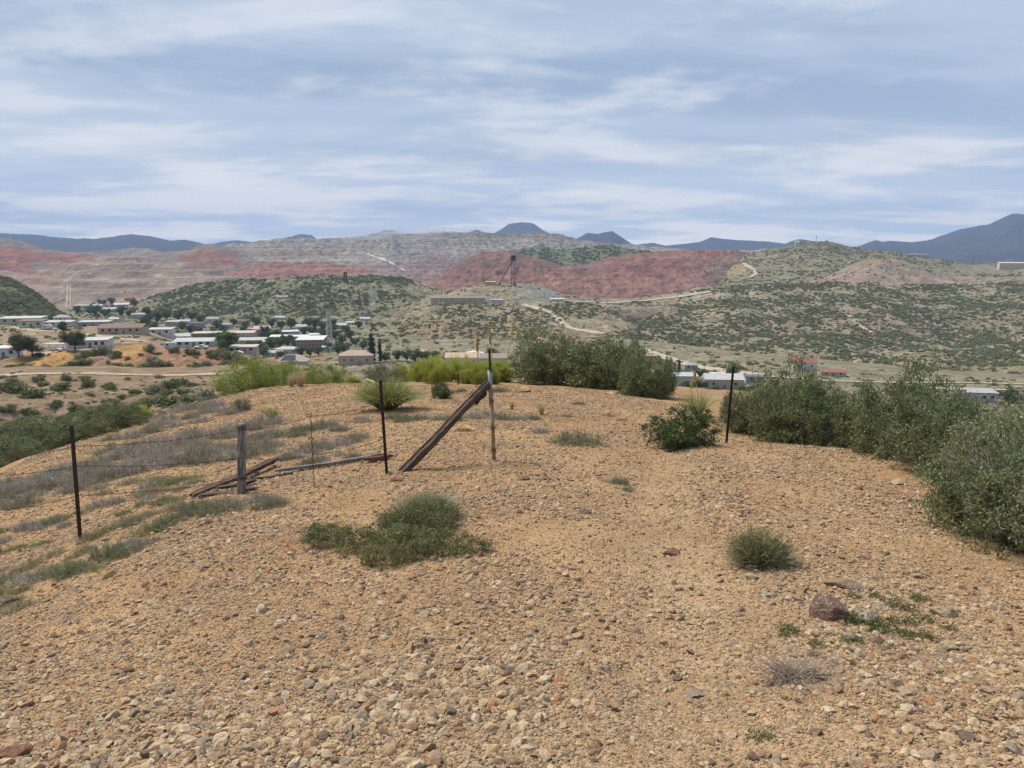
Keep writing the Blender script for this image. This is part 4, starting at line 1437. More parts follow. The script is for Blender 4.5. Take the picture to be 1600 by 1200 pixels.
sage_line([(10, 845), (60, 825), (110, 820)], 3, 40, [0, 1], 4, 'small grey tuft at the left edge beside the left fence post', 'grey tufts at the left edge')
gD = 'dry grass bands on the lower left slope'
for ln_ in ([(-10, 842), (50, 824), (100, 812)], [(140, 842), (200, 822), (270, 800)], [(-10, 900), (60, 880), (130, 858)], [(0, 960), (40, 946)], [(150, 770), (220, 757), (300, 742)], [(230, 770), (300, 755)]):
    sage_line(ln_, 6, 56, [5, 0, 5, 4], 6, 'dry grey brown grass mat in the diagonal bands on the lower left slope', gD)
sage_line([(620, 655), (660, 652), (700, 655)], 5, 40, [0, 3], 3, 'grey shrublet between the spiky grass and the leaning beam', 'shrublets behind the leaning beam')
sage_line([(740, 655), (790, 652), (830, 658)], 5, 42, [3, 0], 3, 'grey shrublet behind the pipe post', 'shrublets behind the pipe post')
sage_line([(565, 655), (575, 658)], 2, 30, [0], 2, 'small grey shrublet left of the spiky grass foot', 'shrublets left of the spiky grass')
for px, py, w, mi, lab in [(900, 692, 90, 3, 'low wide green grey mat right of the pipe post'), (965, 756, 46, 3, 'small grey green plant alone in the middle gravel'), (978, 766, 30, 3, 'tiny grey green plant touching the one in the middle gravel'),
                           (845, 675, 40, 0, 'small grey tuft above the low wide mat'), (905, 632, 24, 3, 'tiny tuft near the far crest'), (950, 650, 28, 4, 'small dry tuft below the far crest'), (970, 657, 20, 3, 'tiny green tuft below the far crest bushes'),
                           (885, 652, 22, 0, 'tiny grey tuft in the middle of the far gravel'), (720, 612, 26, 3, 'low grey green tuft at the crest left of the pipe post'), (780, 612, 34, 3, 'low grey green tuft at the crest right of the pipe post'), (1135, 660, 46, 0, 'bare grey shrub behind the leaning dark post')]:
    sage(px, py, w, mi, lab, None)

# the two foreground bushes
r = np.random.default_rng(71)
c0 = gpt(640, 850)


def rel(px, py):
    q = gpt(px, py)
    return q - c0


lob = []
for px, py, w, h in [(640, 858, 120, .17), (560, 858, 100, .16), (510, 848, 70, .15), (600, 880, 80, .15), (660, 830, 110, .22), (690, 822, 60, .20), (700, 862, 80, .13), (745, 864, 50, .10), (625, 838, 90, .22), (490, 858, 40, .11), (665, 870, 70, .12)]:
    q = rel(px, py); s = w * .5 * (q.y + c0.y) / F
    lob.append((q.x, q.y, q.z + h * .35, s, s * 1.0, h * .75))
V, f, a, cc = leaf_cloud(r, 42000, lob, 800, .022, .019, .0065, shell=.25)
tv, tf = tubes(bent(r, cc[:500] * [.9, .9, .2], cc[:500] + np.stack([r.normal(0, .02, 500), r.normal(0, .02, 500), r.uniform(.01, .07, 500)], -1), 4, .15), np.full(500, .003), np.full(500, .0011))
m_green1 = leaf_mat('low_bush_leaf', (0.060, 0.066, 0.020), (0.285, 0.280, 0.110), trans=.15)
o = empty('low_bush', c0, 0, 'wide low dark green bush sprawling on the gravel in the left foreground', 'bush')
link(bpy.data.objects.new('foliage', np_mesh('low_foliage', V, f, m_green1, False, {'v': a})), o)
link(bpy.data.objects.new('stems', np_mesh('low_stems', tv, tf, m_twig, True)), o)
qq = rel(668, 812); s = 95 * .5 * (c0.y + qq.y) / F
V, f, a = blades(r, np.stack([r.normal(0, .5, 2200) * s + qq.x, r.normal(0, .35, 2200) * s + qq.y, np.full(2200, qq.z + .02)], -1), np.stack([r.normal(0, .62, 2200) * s + qq.x, r.normal(0, .45, 2200) * s + qq.y, qq.z + r.uniform(.10, .27, 2200)], -1), .005, 2)
link(bpy.data.objects.new('dry_twigs', np_mesh('low_dry', V, f, m_sageg, False, {'v': a})), o)

c1 = gpt(1187, 880)
lob = [(0, 0, .10, .19, .16, .15), (-.12, .02, .08, .12, .1, .12), (.13, .0, .07, .12, .1, .11), (0, -.06, .05, .15, .1, .08)]
V, f, a, cc = leaf_cloud(r, 9000, lob, 240, .022, .020, .0045)
b = np.stack([r.normal(0, .05, 1100), r.normal(0, .05, 1100), np.zeros(1100)], -1)
dd = unit(r.normal(size=(1100, 3)) * [1, 1, .55] + [0, 0, .75]); dd[:, 2] = np.abs(dd[:, 2])
V2, f2, a2 = blades(r, b + dd * .05, b + dd * r.uniform(.14, .30, (1100, 1)), .0045, 3, .04)
o = empty('round_bush', c1, 0, 'grey green twiggy round bush alone on the right gravel', 'bush')
link(bpy.data.objects.new('foliage', np_mesh('round_foliage', V, f, m_green1, False, {'v': a})), o)
link(bpy.data.objects.new('twigs', np_mesh('round_twigs', V2, f2, m_sageg, False, {'v': a2})), o)

# weeds around the rocks, a dead twig shrub
weed_l = []
for i in range(3):
    V, f, a, cc = leaf_cloud(np.random.default_rng(90 + i), 620, [(0, 0, .02, .10, .08, .025), (.06, .02, .015, .06, .05, .02), (-.05, -.03, .015, .06, .04, .02)], 46, .016, .014, .007)
    weed_l.append(np_mesh('weed', V, f, m_weed, False, {'v': a}))
for i, (px, py, w, lab) in enumerate([(1318, 965, 34, None), (1345, 980, 50, None), (1375, 984, 50, None), (1410, 975, 40, 'x'), (1405, 952, 40, 'x'), (1437, 940, 34, 'x'), (1440, 970, 32, 'x'), (1450, 1000, 36, None), (1415, 996, 34, None), (1330, 1004, 36, None),
                                      (1385, 1012, 26, None), (1235, 993, 42, 'y'), (1480, 985, 26, None), (1335, 935, 26, None), (1368, 935, 24, None), (1187, 1155, 42, 'z'), (886, 957, 14, 'w'), (1275, 1010, 30, 'y')]):
    p = gpt(px, py); s = w * 1.4 * p.y / F / .26
    g = link(bpy.data.objects.new('weed', weed_l[i % 3])); g.location = p; g.scale = (s * 1.15, s * 1.2, s * 1.3); g.rotation_euler = (0, 0, i * 2.1)
    lb = {None: 'small green weed patch creeping between the rocks at lower right', 'x': 'small green weed patch beside the flat tan rock', 'y': 'green weed patch left of the veined brown rock', 'z': 'lone green weed near the bottom edge', 'w': 'tiny weed sprig in the middle gravel'}[lab]
    tag(g, lb, 'weed', {None: 'weeds among the rocks', 'x': 'weeds beside the tan rock', 'y': 'weeds left of the brown rock'}.get(lab))
p = gpt(1245, 1060)
n = 260
a_ = r.uniform(0, 6.28, n)
b = np.stack([r.normal(0, .05, n), r.normal(0, .03, n), np.zeros(n)], -1)
t = b + np.stack([np.cos(a_) * r.uniform(.03, .2, n), np.sin(a_) * r.uniform(.02, .12, n), r.uniform(.0, .09, n)], -1)
tv, tf = tubes(bent(r, b, t, 5, .2), np.full(n, .0022), np.full(n, .0008))
tag(link(bpy.data.objects.new('dead_shrub', np_mesh('dead_shrub', tv, tf, flat_mat('bleached_twig', (.42, .34, .27), .9, .3, 40), True))), 'flat bleached dead twig shrub near the lower right', 'shrub').location = p


# agave stalks beyond the crest and the sotol by the right post
m_stalk = flat_mat('pale_stalk', (.52, .47, .32), .8, .2, 6)
m_bloom = flat_mat('orange_bloom', (.50, .35, .12), .8, .3, 20)


def stalk(bx, by, tx, ty, Y, bl, label, thick=.035):
    a = Vector(wpt(bx, by, Y)); b = Vector(wpt(tx, ty, Y))
    L = (b - a).length
    o = empty('flower_stalk', a, 0, label, 'agave')
    d = b - a
    MB().tube([(0, 0, -.6), d * .5 + Vector((.02, 0, 0)), d], [thick * .6, thick * .45, thick * .25], 6).build('stem', m_stalk, o, True)
    bm = MB()
    for i in range(int(150 * bl)):
        q = 1 - bl * random.random()
        c = d * q
        w = thick * 1.4 * min(1, (1 - q) / bl * 3 + .25)
        e = c + Vector((random.uniform(-w, w), random.uniform(-w, w), random.uniform(.0, .12)))
        bm.tube([c, e], [.018, .026], 4)
    bm.build('blossom', m_bloom, o)


stalk(690, 570, 682, 503, 29, .22, 'thin leftmost agave stalk with a short tan tip before the town', .022)
stalk(745, 580, 747, 520, 27, .5, 'short thick orange agave stalk left of the pipe post', .05)
stalk(771, 575, 763, 510, 28, .45, 'orange tipped agave stalk just above the pipe post', .04)
stalk(788, 563, 806, 498, 28, .42, 'tallest orange agave stalk leaning right above the dark bush', .035)
stalk(795, 563, 811, 517, 27.5, .35, 'lower orange agave stalk leaning right beside the tallest one', .035)
stalk(1092, 640, 1085, 585, 17, .2, 'thin yellow stalk rising from the sotol left of the leaning post', .015)
stalk(1083, 640, 1080, 600, 17, .2, 'short reddish stalk from the sotol left of the leaning post', .015)
g = link(bpy.data.objects.new('grass_clump', tuft(47, 220, .75, .6, .016, m_sotol, lean=.8, k=4)))
g.location = at_y(1092, 16.5); g.scale = (.75, .75, .75); tag(g, 'yellow spiky sotol behind the round dark bush', 'sotol')

# twig litter and dry stems lying around the plants
r = np.random.default_rng(131)
cs = [gpt(x, y) for x, y in [(640, 880), (560, 880), (700, 870), (1187, 895), (1245, 1065), (1400, 760), (1480, 800), (1540, 880), (1300, 720), (1065, 705), (900, 695), (320, 830), (120, 910), (230, 860), (420, 790), (500, 760), (780, 700), (690, 720), (1340, 990), (1430, 1010)]]
B, E = [], []
for c in cs:
    for i in range(16):
        x, y = c.x + r.normal(0, .22), c.y + r.normal(0, .18)
        a_ = r.uniform(0, 6.28); l_ = r.uniform(.04, .16)
        x2, y2 = x + math.cos(a_) * l_, y + math.sin(a_) * l_
        zz0 = knoll_z(np.array([x, x2]), np.array([y, y2])) + .008
        B.append((x, y, zz0[0])); E.append((x2, y2, zz0[1] + r.uniform(0, .02)))
tv, tf = tubes(bent(r, np.array(B), np.array(E), 4, .12), np.full(len(B), .0022), np.full(len(B), .0010))
tag(link(bpy.data.objects.new('twig_litter', np_mesh('twig_litter', tv, tf, m_twig, True)), ground), kind='stuff')

# ------------------------------------------------------------------ fence remains
m_steel = flat_mat('rusty_dark_steel', (.050, .036, .030), .75, .4, 25, .3, dirt=(.11, .055, .03))
m_wire = flat_mat('rusty_wire', (.10, .075, .06), .7, .3, 30, .4)
m_greyw = flat_mat('weathered_grey_wood', (.20, .185, .165), .9, .5, 22, dirt=(.09, .075, .06))
m_darkw = flat_mat('weathered_dark_wood', (.085, .060, .045), .9, .55, 18, dirt=(.17, .145, .12))
m_tanw = flat_mat('tan_wood', (.34, .235, .14), .85, .4, 16, dirt=(.15, .10, .07))
m_galv = flat_mat('grey_metal', (.33, .34, .36), .5, .25, 12, .6)


def grain(mat_name, a, b, axis_scale):
    t = NT(mat_name)
    ob = t.obj()
    mp = t.node('ShaderNodeMapping', {'Vector': ob, 'Scale': axis_scale})
    n = t.noise(6, 8, .7, mp.outputs[0], .4)
    n2 = t.noise(1.6, 5, .6, ob)
    c = t.mix(t.ramp(n, .38, .62), a, b)
    c = t.mix(t.math('MULTIPLY', t.ramp(n2, .45, .7), .6), c, tuple(x * .55 for x in a))
    t.bsdf(c, .92, t.bump(n, .8, .01), spec=.15)
    return t.m


m_beam = grain('split_timber', (.040, .026, .020), (.165, .120, .090), (18, 18, 1.2))
m_post = grain('split_grey_post', (.075, .065, .055), (.33, .31, .285), (16, 16, .9))


def frame_between(a, b):
    d = (b - a).normalized()
    return Matrix.Translation(a) @ d.to_track_quat('Z', 'Y').to_matrix().to_4x4(), (b - a).length


def t_post(px0, py0, px1, py1, label, Y=None, rz=0.0):
    a = gpt(px0, py0) if Y is None else Vector(wpt(px0, py0, Y))
    b = Vector(wpt(px1, py1, a.y))
    M, L = frame_between(a, b)
    o = empty('fence_post', a, 0, label, 'fence post')
    o.matrix_world = M
    s = MB().box(-.015, .015, -.004, .003, -.25, L)
    s.box(-.003, .003, .003, .028, -.25, L - .002)
    s.build('post', m_steel, o)
    k = MB()
    z = .12
    while z < L - .03:
        k.box(-.008, .008, -.010, -.004, z, z + .018)
        z += .055
    k.build('studs', m_steel, o)['kind'] = 'stuff'
    return a, b


A1, B1 = t_post(127, 845, 113, 665, 'thin dark steel fence post at the far left')
A2, B2 = t_post(603, 740, 593, 594, 'thin dark steel fence post left of the leaning timber')
A3, B3 = t_post(1136, 692, 1147, 572, 'dark steel fence post leaning right beside the round bush')
t_post(716, 606, 717, 583, 'short dark post standing among the lime green brush', Y=23.0)

# wooden post
a = gpt(378, 771); b = Vector(wpt(377, 662, a.y))
M, L = frame_between(a, b)
wp = empty('wooden_post', a, 0, 'short weathered grey wooden fence post beside the fallen boards', 'fence post'); wp.matrix_world = M
s = MB(); s.tube([(0, 0, -.2), (.003, 0, .1), (-.002, .002, L * .5), (.004, 0, L * .85), (0, 0, L)], [.050, .050, .046, .045, .042], 11, True, .09)
s.build('post', m_post, wp, True)
for z in (.16, L - .05):
    c = MB()
    pts = [(math.cos(q) * .052, math.sin(q) * .052, z + q * .0022) for q in np.linspace(0, 6.28 * 3, 40)]
    c.tube(pts, .0028, 4); c.build('wire_wrap', m_wire, wp)

# pipe post with the wooden stake
a = gpt(772, 719); b = Vector(wpt(766, 578, a.y))
M, L = frame_between(a, b)
pp = empty('pipe_post', a, 0, 'tan stake with a grey pipe top holding up the leaning timber', 'fence post'); pp.matrix_world = M
s = MB(); s.tube([(0, 0, -.2), (0, 0, .3), (.002, 0, L * .8)], [.026, .026, .025], 8, True, .05); s.build('stake', m_tanw, pp, True)
s = MB(); s.tube([(.004, -.012, L * .62), (.002, -.006, L)], [.022, .030], 10); s.build('pipe', m_galv, pp, True)
s = MB(); s.tube([(.0, 0, L - .02), (.004, 0, L + .13), (.012, 0, L + .27)], [.017, .015, .013], 6, True, .1); s.build('rod', m_steel, pp)
for z, q in ((.12, 3), (.42, 2), (.78, 2), (L - .02, 4)):
    c = MB(); c.tube([(math.cos(t) * .034, math.sin(t) * .034, z + t * .0025) for t in np.linspace(0, 6.28 * q, 14 * q)] + [(.06, -.02, z + .03), (.13, .0, z - .01)], .0032, 4)
    c.build('wire_wrap', m_wire, pp)

# leaning timber
a = gpt(628, 736) + Vector((0, 0, -.02)); b = Vector(wpt(760, 601, 9.55))
M, L = frame_between(a, b)
lt = empty('leaning_timber', a, 0, 'thick dark split timber leaning diagonally against the pipe post', 'timber'); lt.matrix_world = M
r = random.Random(4)
s = MB()
prof = [(-.085, -.03), (-.05, -.062), (.0, -.068), (.055, -.05), (.085, -.01), (.07, .04), (.02, .055), (.0, .02), (-.02, .05), (-.07, .035)]
rows = []
nz = 26
for i in range(nz):
    z = -.08 + (L + .1) * i / (nz - 1)
    k_ = .84 - .14 * i / nz
    rows.append([(x * k_ * (1 + r.uniform(-.07, .07)) + .003 * math.sin(i * .5), y * k_ * (1 + r.uniform(-.1, .1)) + .003 * math.sin(i * .37 + 1), z + (r.uniform(-.05, .03) if i in (0, nz - 1) else 0)) for x, y in prof])
n = len(prof)
s.add([p for q in rows for p in q], [(i * n + j, i * n + (j + 1) % n, (i + 1) * n + (j + 1) % n, (i + 1) * n + j) for i in range(nz - 1) for j in range(n)] + [tuple(range(n))[::-1], tuple((nz - 1) * n + j for j in range(n))])
s.build('beam', m_beam, lt)
for z in (L * .83, L * .93):
    c = MB(); c.tube([(math.cos(t) * .095, math.sin(t) * .075, z + .012 * t * .5 + r.uniform(-.004, .004)) for t in np.linspace(0, 6.28 * 3, 42)], .0042, 4); c.build('wire_wrap', m_wire, lt)
c = MB()
for i in range(7):
    c.tube([(r.uniform(-.07, .07), r.uniform(-.08, -.05), L * .8 + r.uniform(0, .25)) for q in range(3)], [.016, .013, .006], 5)
c.build('bark_splinters', m_beam, lt)


# fallen wood
def board(p0, p1, w, t, mat, label, name='fallen_board', lift0=.02, lift1=.02, seed=1, cat='board'):
    a = gpt(*p0) + Vector((0, 0, lift0)); b = gpt(*p1) + Vector((0, 0, lift1))
    M, L = frame_between(a, b)
    r = random.Random(seed)
    s = MB(); nz = 12; rows = []
    pr = [(-w, -t), (0, -t * 1.15), (w, -t), (w, t), (0, t * .8), (-w, t)]
    for i in range(nz):
        z = L * i / (nz - 1)
        e = .55 if i in (0, nz - 1) else 1
        rows.append([(x * e * (1 + r.uniform(-.12, .12)), y * e * (1 + r.uniform(-.15, .15)) - .02 * math.sin(math.pi * i / nz), z + (r.uniform(-.04, .04) if e < 1 else 0)) for x, y in pr])
    n = 6
    s.add([p for q in rows for p in q], [(i * n + j, i * n + (j + 1) % n, (i + 1) * n + (j + 1) % n, (i + 1) * n + j) for i in range(nz - 1) for j in range(n)] + [tuple(range(n))[::-1], tuple((nz - 1) * n + j for j in range(n))])
    o = s.build(name, mat)
    o.matrix_world = M
    return tag(o, label, cat)


board((300, 778), (433, 727), .05, .024, m_beam, 'dark weathered board lying tilted behind the wooden post', lift0=.03, lift1=.10, seed=2)
board((312, 778), (400, 766), .045, .02, m_beam, 'dark board lying flat on the gravel at the foot of the wooden post', lift0=.03, lift1=.03, seed=3)
board((340, 770), (398, 757), .03, .016, m_beam, 'narrow broken board between the other two fallen boards', lift0=.06, lift1=.06, seed=4)
board((395, 751), (455, 741), .022, .018, m_darkw, 'crooked dark branch lying right of the wooden post', 'fallen_branch', seed=5, cat='branch')
board((430, 740), (600, 713), .028, .02, m_greyw, 'long grey fallen rail reaching towards the middle fence post', 'fallen_rail', lift0=.04, lift1=.04, seed=6, cat='rail')
board((572, 723), (613, 717), .03, .028, flat_mat('rust_pipe', (.16, .065, .045), .8, .4, 20), 'short rusty red pipe piece behind the middle fence post', 'rusty_pipe', lift0=.05, lift1=.06, seed=7, cat='pipe')

# wire stay and barbed wire
a = gpt(491, 760); b = Vector(wpt(485, 645, a.y))
o = MB().tube([a + (b - a) * q + Vector((.006 * math.sin(q * 60), .004 * math.cos(q * 60), 0)) for q in np.linspace(0, 1, 60)], .0050, 5).build('wire_stay', m_wire)
tag(o, 'thin twisted wire stay standing between the wooden and steel posts', 'wire')


def barbed(pts, label):
    P = [Vector(wpt(*p)) for p in pts]
    Q = []
    for i in range(len(P) - 1):
        for k in range(16):
            q = k / 16
            c = P[i].lerp(P[i + 1], q); c.z -= .035 * math.sin(math.pi * q) + random.uniform(-.004, .004)
            Q.append(c)
    Q.append(P[-1])
    o = empty('barbed_wire', Q[0], 0, label, 'wire')
    Q = [q - o.location for q in Q]
    MB().tube(Q, .0031, 5).build('strand', m_wire, o)
    k = MB()
    acc = 0
    for i in range(1, len(Q)):
        acc += (Q[i] - Q[i - 1]).length
        if acc > .13:
            acc = 0
            d = Vector((random.uniform(-.3, .3), random.uniform(-.3, .3), 1)).normalized() * .018
            k.tube([Q[i] - d, Q[i] + d], .0022, 4)
            e = Vector((random.uniform(-.3, .3), 1, random.uniform(-.5, .5))).normalized() * .016
            k.tube([Q[i] - e, Q[i] + e], .0022, 4)
    k.build('barbs', m_wire, o)['kind'] = 'stuff'


barbed([(-40, 716, 7.0), (115, 698, A1.y), (377, 672, wp.location.y - .06), (486, 650, 8.3), (594, 628, A2.y)], 'top strand of sagging barbed wire on the left fence')
barbed([(-40, 742, 7.0), (118, 728, A1.y), (378, 716, wp.location.y - .06), (488, 711, 8.3), (598, 686, A2.y)], 'middle strand of sagging barbed wire on the left fence')
barbed([(-40, 800, 7.0), (122, 774, A1.y), (378, 748, wp.location.y - .06), (490, 728, 8.3), (600, 712, A2.y)], 'lowest strand of barbed wire just above the fallen wood')

# ------------------------------------------------------------------ single rocks
def rock_mat(name, a, b, vein=None, scale=3.0):
    t = NT(name)
    ob = t.obj()
    n = t.noise(scale, 6, .65, ob)
    c = t.mix(t.ramp(n, .35, .65), a, b)
    if vein:
        dv = t.node('ShaderNodeVectorMath', {0: ob, 1: t.node('ShaderNodeTexNoise', {'Vector': ob, 'Scale': scale * 1.3, 'Detail': 4.0}).outputs['Color']}, operation='ADD')
        v_ = t.node('ShaderNodeTexVoronoi', {'Vector': dv.outputs[0], 'Scale': scale * 1.5}, feature='DISTANCE_TO_EDGE')
        nn = t.math('ADD', v_.outputs['Distance'], t.math('MULTIPLY', t.noise(scale * 2.2, 5, .7, ob), .16))
        c = t.mix(t.math('MULTIPLY', t.ramp(nn, .12, .085), t.math('MULTIPLY', t.ramp(t.noise(scale * 1.7, 4, .6, ob), .30, .46), .8)), c, vein)
    t.bsdf(c, .85, t.bump(n, .6, .2), spec=.25)
    return t.m


mr_v = rock_mat('veined_brown_rock', (.125, .078, .056), (.225, .15, .11), (.50, .40, .30), 1.7)
mr_o = rock_mat('orange_grey_rock', (.34, .19, .11), (.28, .235, .18))
mr_t = rock_mat('tan_rock', (.40, .29, .17), (.55, .43, .28))
mr_g = rock_mat('grey_rock', (.27, .22, .17), (.42, .355, .275))
mr_r = rock_mat('reddish_rock', (.25, .12, .075), (.38, .21, .13))
mr_y = rock_mat('ochre_rock', (.50, .32, .13), (.62, .44, .22))


def rock(px, py, w, h, mat, label, seed, depth=.8, sink=.25, rz=0.0, tilt=0.0, flat=.9):
    p = gpt(px, py)
    s = w * .5 * p.y / F
    hz = h * p.y / F / 1.4
    me = stone_mesh(seed, 3, flat, .12, mat, 'rock')
    co = np.array([v.co[:] for v in me.vertices])
    sc = co.max(0) - co.min(0)
    o = link(bpy.data.objects.new('rock', me))
    o.location = p + Vector((0, 0, hz * (.5 - sink) * .9))
    o.scale = (2 * s / sc[0], 2 * s * depth / sc[1], hz * 1.25 / sc[2])
    o.rotation_euler = (tilt, tilt * .6, rz)
    return tag(o, label, 'rock')


rock(1304, 966, 70, 66, mr_v, 'dark brown rock with pale veins at lower right', 201, .8, .33, .1, .15)
rock(1322, 916, 62, 26, mr_o, 'orange and grey slab lying behind the veined brown rock', 202, .6, .25, -.2)
rock(1352, 970, 44, 26, mr_g, 'grey broken rock beside the veined brown rock', 203, .8, .25, .3)
rock(1390, 947, 40, 16, mr_g, 'flat grey stone slab among the weeds', 204, .9, .4, .2)
rock(1476, 962, 48, 28, mr_t, 'large tan boulder right of the weed patch', 205, .8, .25, -.15)
rock(1482, 1012, 32, 20, mr_t, 'smaller tan rock below the large tan boulder', 206, .8, .25, .5)
rock(1367, 1003, 30, 16, mr_r, 'pinkish rock in front of the weed patch', 207, .8, .25, .1)
rock(1048, 866, 30, 18, mr_r, 'reddish brown rock alone in the right middle gravel', 208, .7, .2, .3)
rock(724, 674, 30, 22, mr_y, 'ochre rock in the gap right of the leaning timber', 209, .8, .2, .2)
rock(166, 903, 30, 22, mr_y, 'pale ochre rock at the edge of the lower left mats', 210, .8, .2, .1)
rock(816, 612, 28, 13, mr_y, 'ochre rock on the far crest before the dark bushes', 211, .8, .25, .2)
rock(950, 616, 22, 8, mr_y, 'low orange rock on the far crest further right', 212, .8, .3, .2)
rock(1402, 756, 26, 13, mr_t, 'pale pinkish rock near the right thicket', 213, .8, .3, .1)
rock(1176, 905, 20, 16, mr_t, 'pale smooth cobble just below the round twiggy bush', 214, .9, .25, .9)
rock(914, 802, 22, 11, mr_v, 'dark brown stone in the middle gravel', 215, .7, .3, .1)
rock(818, 750, 20, 10, mr_v, 'left one of two dark stones side by side in the far gravel', 216, .7, .3, .3)
rock(851, 750, 18, 9, mr_v, 'right one of two dark stones side by side in the far gravel', 217, .7, .3, .1)
rock(618, 752, 22, 14, mr_r, 'reddish stone at the foot of the leaning timber', 218, .8, .3, .2)
rock(1200, 932, 30, 12, mr_g, 'flat grey cobble below the round twiggy bush', 219, .8, .35, .2)
rock(393, 1142, 42, 20, mr_v, 'dark brown rock near the bottom edge at left', 220, .7, .3, -.2)
rock(228, 1170, 34, 30, mr_t, 'cream coloured rock near the bottom left corner', 221, .7, .3, .8)
rock(20, 1180, 60, 34, mr_r, 'big reddish brown rock in the bottom left corner', 222, .7, .35, .3)
rock(1085, 1088, 30, 16, mr_g, 'grey brown cobble in the bottom middle gravel', 223, .8, .3, .1)
rock(12, 946, 40, 22, mr_v, 'dark rock at the left edge below the mats', 224, .8, .3, .3)

# ------------------------------------------------------------------ town, mine works, roads
m_glass = NT('dark_window'); m_glass.bsdf((.03, .035, .045), .15, spec=.5); m_glass = m_glass.m
WALL = {}


def wm(c, nm='wall_paint'):
    k = tuple(round(x, 3) for x in c)
    if k not in WALL:
        WALL[k] = flat_mat(nm, k, .85, .12, .8, dirt=tuple(x * .7 for x in k))
    return WALL[k]


WHITE, CREAM, TAN, BRICK, PINK, GREYR, BROWNR, REDR, BLUEW = (.58, .58, .57), (.48, .43, .36), (.46, .37, .27), (.30, .20, .155), (.45, .27, .27), (.36, .35, .35), (.20, .145, .12), (.30, .12, .09), (.52, .60, .68)
PALER, PEACH, GREENW = (.46, .46, .45), (.58, .42, .31), (.46, .50, .42)
m_door = wm((.22, .16, .12))
TOWN = ('valley_floor', 'house_shelf', 'orange_bank', 'scrub_slope', 'scrub_slope.001', 'headframe_knob', 'scrub_hill', 'scrub_hill.001', 'scrub_hill.002', 'tailings_bank', 'near_slope')


def house(px, py, wpx, hpx, roof, wall, roofc, label, dm=None, rot=0.0, floors=1, nwin=3, only=TOWN, name='house', cat='house', solar=False, door=True, arch=False):
    p = hit(px, py, only)
    if p is None:
        return None
    k = p.y / F
    w = wpx * k * .96
    H = hpx * k
    d = dm or max(5.0, min(w * .55, 14))
    rise = H * (.34 if roof in ('gable', 'hip') else .12)
    h = H - rise
    o = empty(name, p, rot - math.atan2(p.x, p.y) * .35, label, cat)
    wmat = wm(wall)
    MB().box(-w / 2, w / 2, 0, d, -2.5, h).build('wall', wmat, o)
    e = .35
    s = MB()
    if roof == 'gable':
        s.add([(-w / 2 - e, -e, h + .01), (w / 2 + e, -e, h + .01), (w / 2 + e, d + e, h + .01), (-w / 2 - e, d + e, h + .01), (-w / 2 - e, d / 2, h + rise), (w / 2 + e, d / 2, h + rise)],
              [(0, 1, 5, 4), (2, 3, 4, 5), (3, 0, 4), (1, 2, 5), (3, 2, 1, 0)])
    elif roof == 'front':
        s.add([(-w / 2 - e, -e, h + .01), (w / 2 + e, -e, h + .01), (w / 2 + e, d + e, h + .01), (-w / 2 - e, d + e, h + .01), (0, -e, h + rise * 1.4), (0, d + e, h + rise * 1.4)],
              [(0, 4, 5, 3), (1, 2, 5, 4), (0, 1, 4), (2, 3, 5), (3, 2, 1, 0)])
    elif roof == 'hip':
        q = min(w * .3, d * .5)
        s.add([(-w / 2 - e, -e, h + .01), (w / 2 + e, -e, h + .01), (w / 2 + e, d + e, h + .01), (-w / 2 - e, d + e, h + .01), (-w / 2 + q, d / 2, h + rise), (w / 2 - q, d / 2, h + rise)],
              [(0, 1, 5, 4), (2, 3, 4, 5), (3, 0, 4), (1, 2, 5), (3, 2, 1, 0)])
    else:
        s.add([(-w / 2 - e, -e, h + .01), (w / 2 + e, -e, h + .01), (w / 2 + e, d + e, h + rise), (-w / 2 - e, d + e, h + rise), (-w / 2 - e, -e, h + .3), (w / 2 + e, -e, h + .3), (w / 2 + e, d + e, h + rise + .3), (-w / 2 - e, d + e, h + rise + .3)],
              [(3, 2, 1, 0), (4, 5, 6, 7), (0, 1, 5, 4), (1, 2, 6, 5), (2, 3, 7, 6), (3, 0, 4, 7)])
    rf = s.build('roof', wm(roofc, 'roofing'), o)
    if solar:
        z0, z1 = h + rise * .12 + .1, h + rise * .9 + .1
        MB().add([(-w * .36, d * .06 - e * .6, z0), (w * .14, d * .06 - e * .6, z0), (w * .1, d * .44, z1), (-w * .24, d * .44, z1), (-w * .36, d * .06 - e * .6, z0 + .06), (w * .14, d * .06 - e * .6, z0 + .06), (w * .1, d * .44, z1 + .06), (-w * .24, d * .44, z1 + .06)],
                 [(3, 2, 1, 0), (4, 5, 6, 7), (0, 1, 5, 4), (1, 2, 6, 5), (2, 3, 7, 6), (3, 0, 4, 7)]).build('solar_panel', wm((.05, .065, .10)), rf)
    fh = h / floors
    wh = min(1.25, fh * .45)
    ww = min(1.3, w / (nwin + 1) * .55)
    for fl in range(floors):
        for i in range(nwin):
            x = -w / 2 + w * (i + .75) / (nwin + .5)
            if door and fl == 0 and i == nwin // 2:
                MB().box(x - .5, x + .5, -.05, .02, 0, min(2.0, h * .8)).build('door', m_door, o)
                continue
            z = fh * fl + fh * .42
            wd = MB().box(x - ww / 2 - .08, x + ww / 2 + .08, -.04, .02, z - .08, z + wh + .08).build('window', wm((.66, .65, .62)), o)
            MB().box(x - ww / 2, x + ww / 2, -.07, -.03, z, z + wh).build('pane', m_glass, wd)
    return o


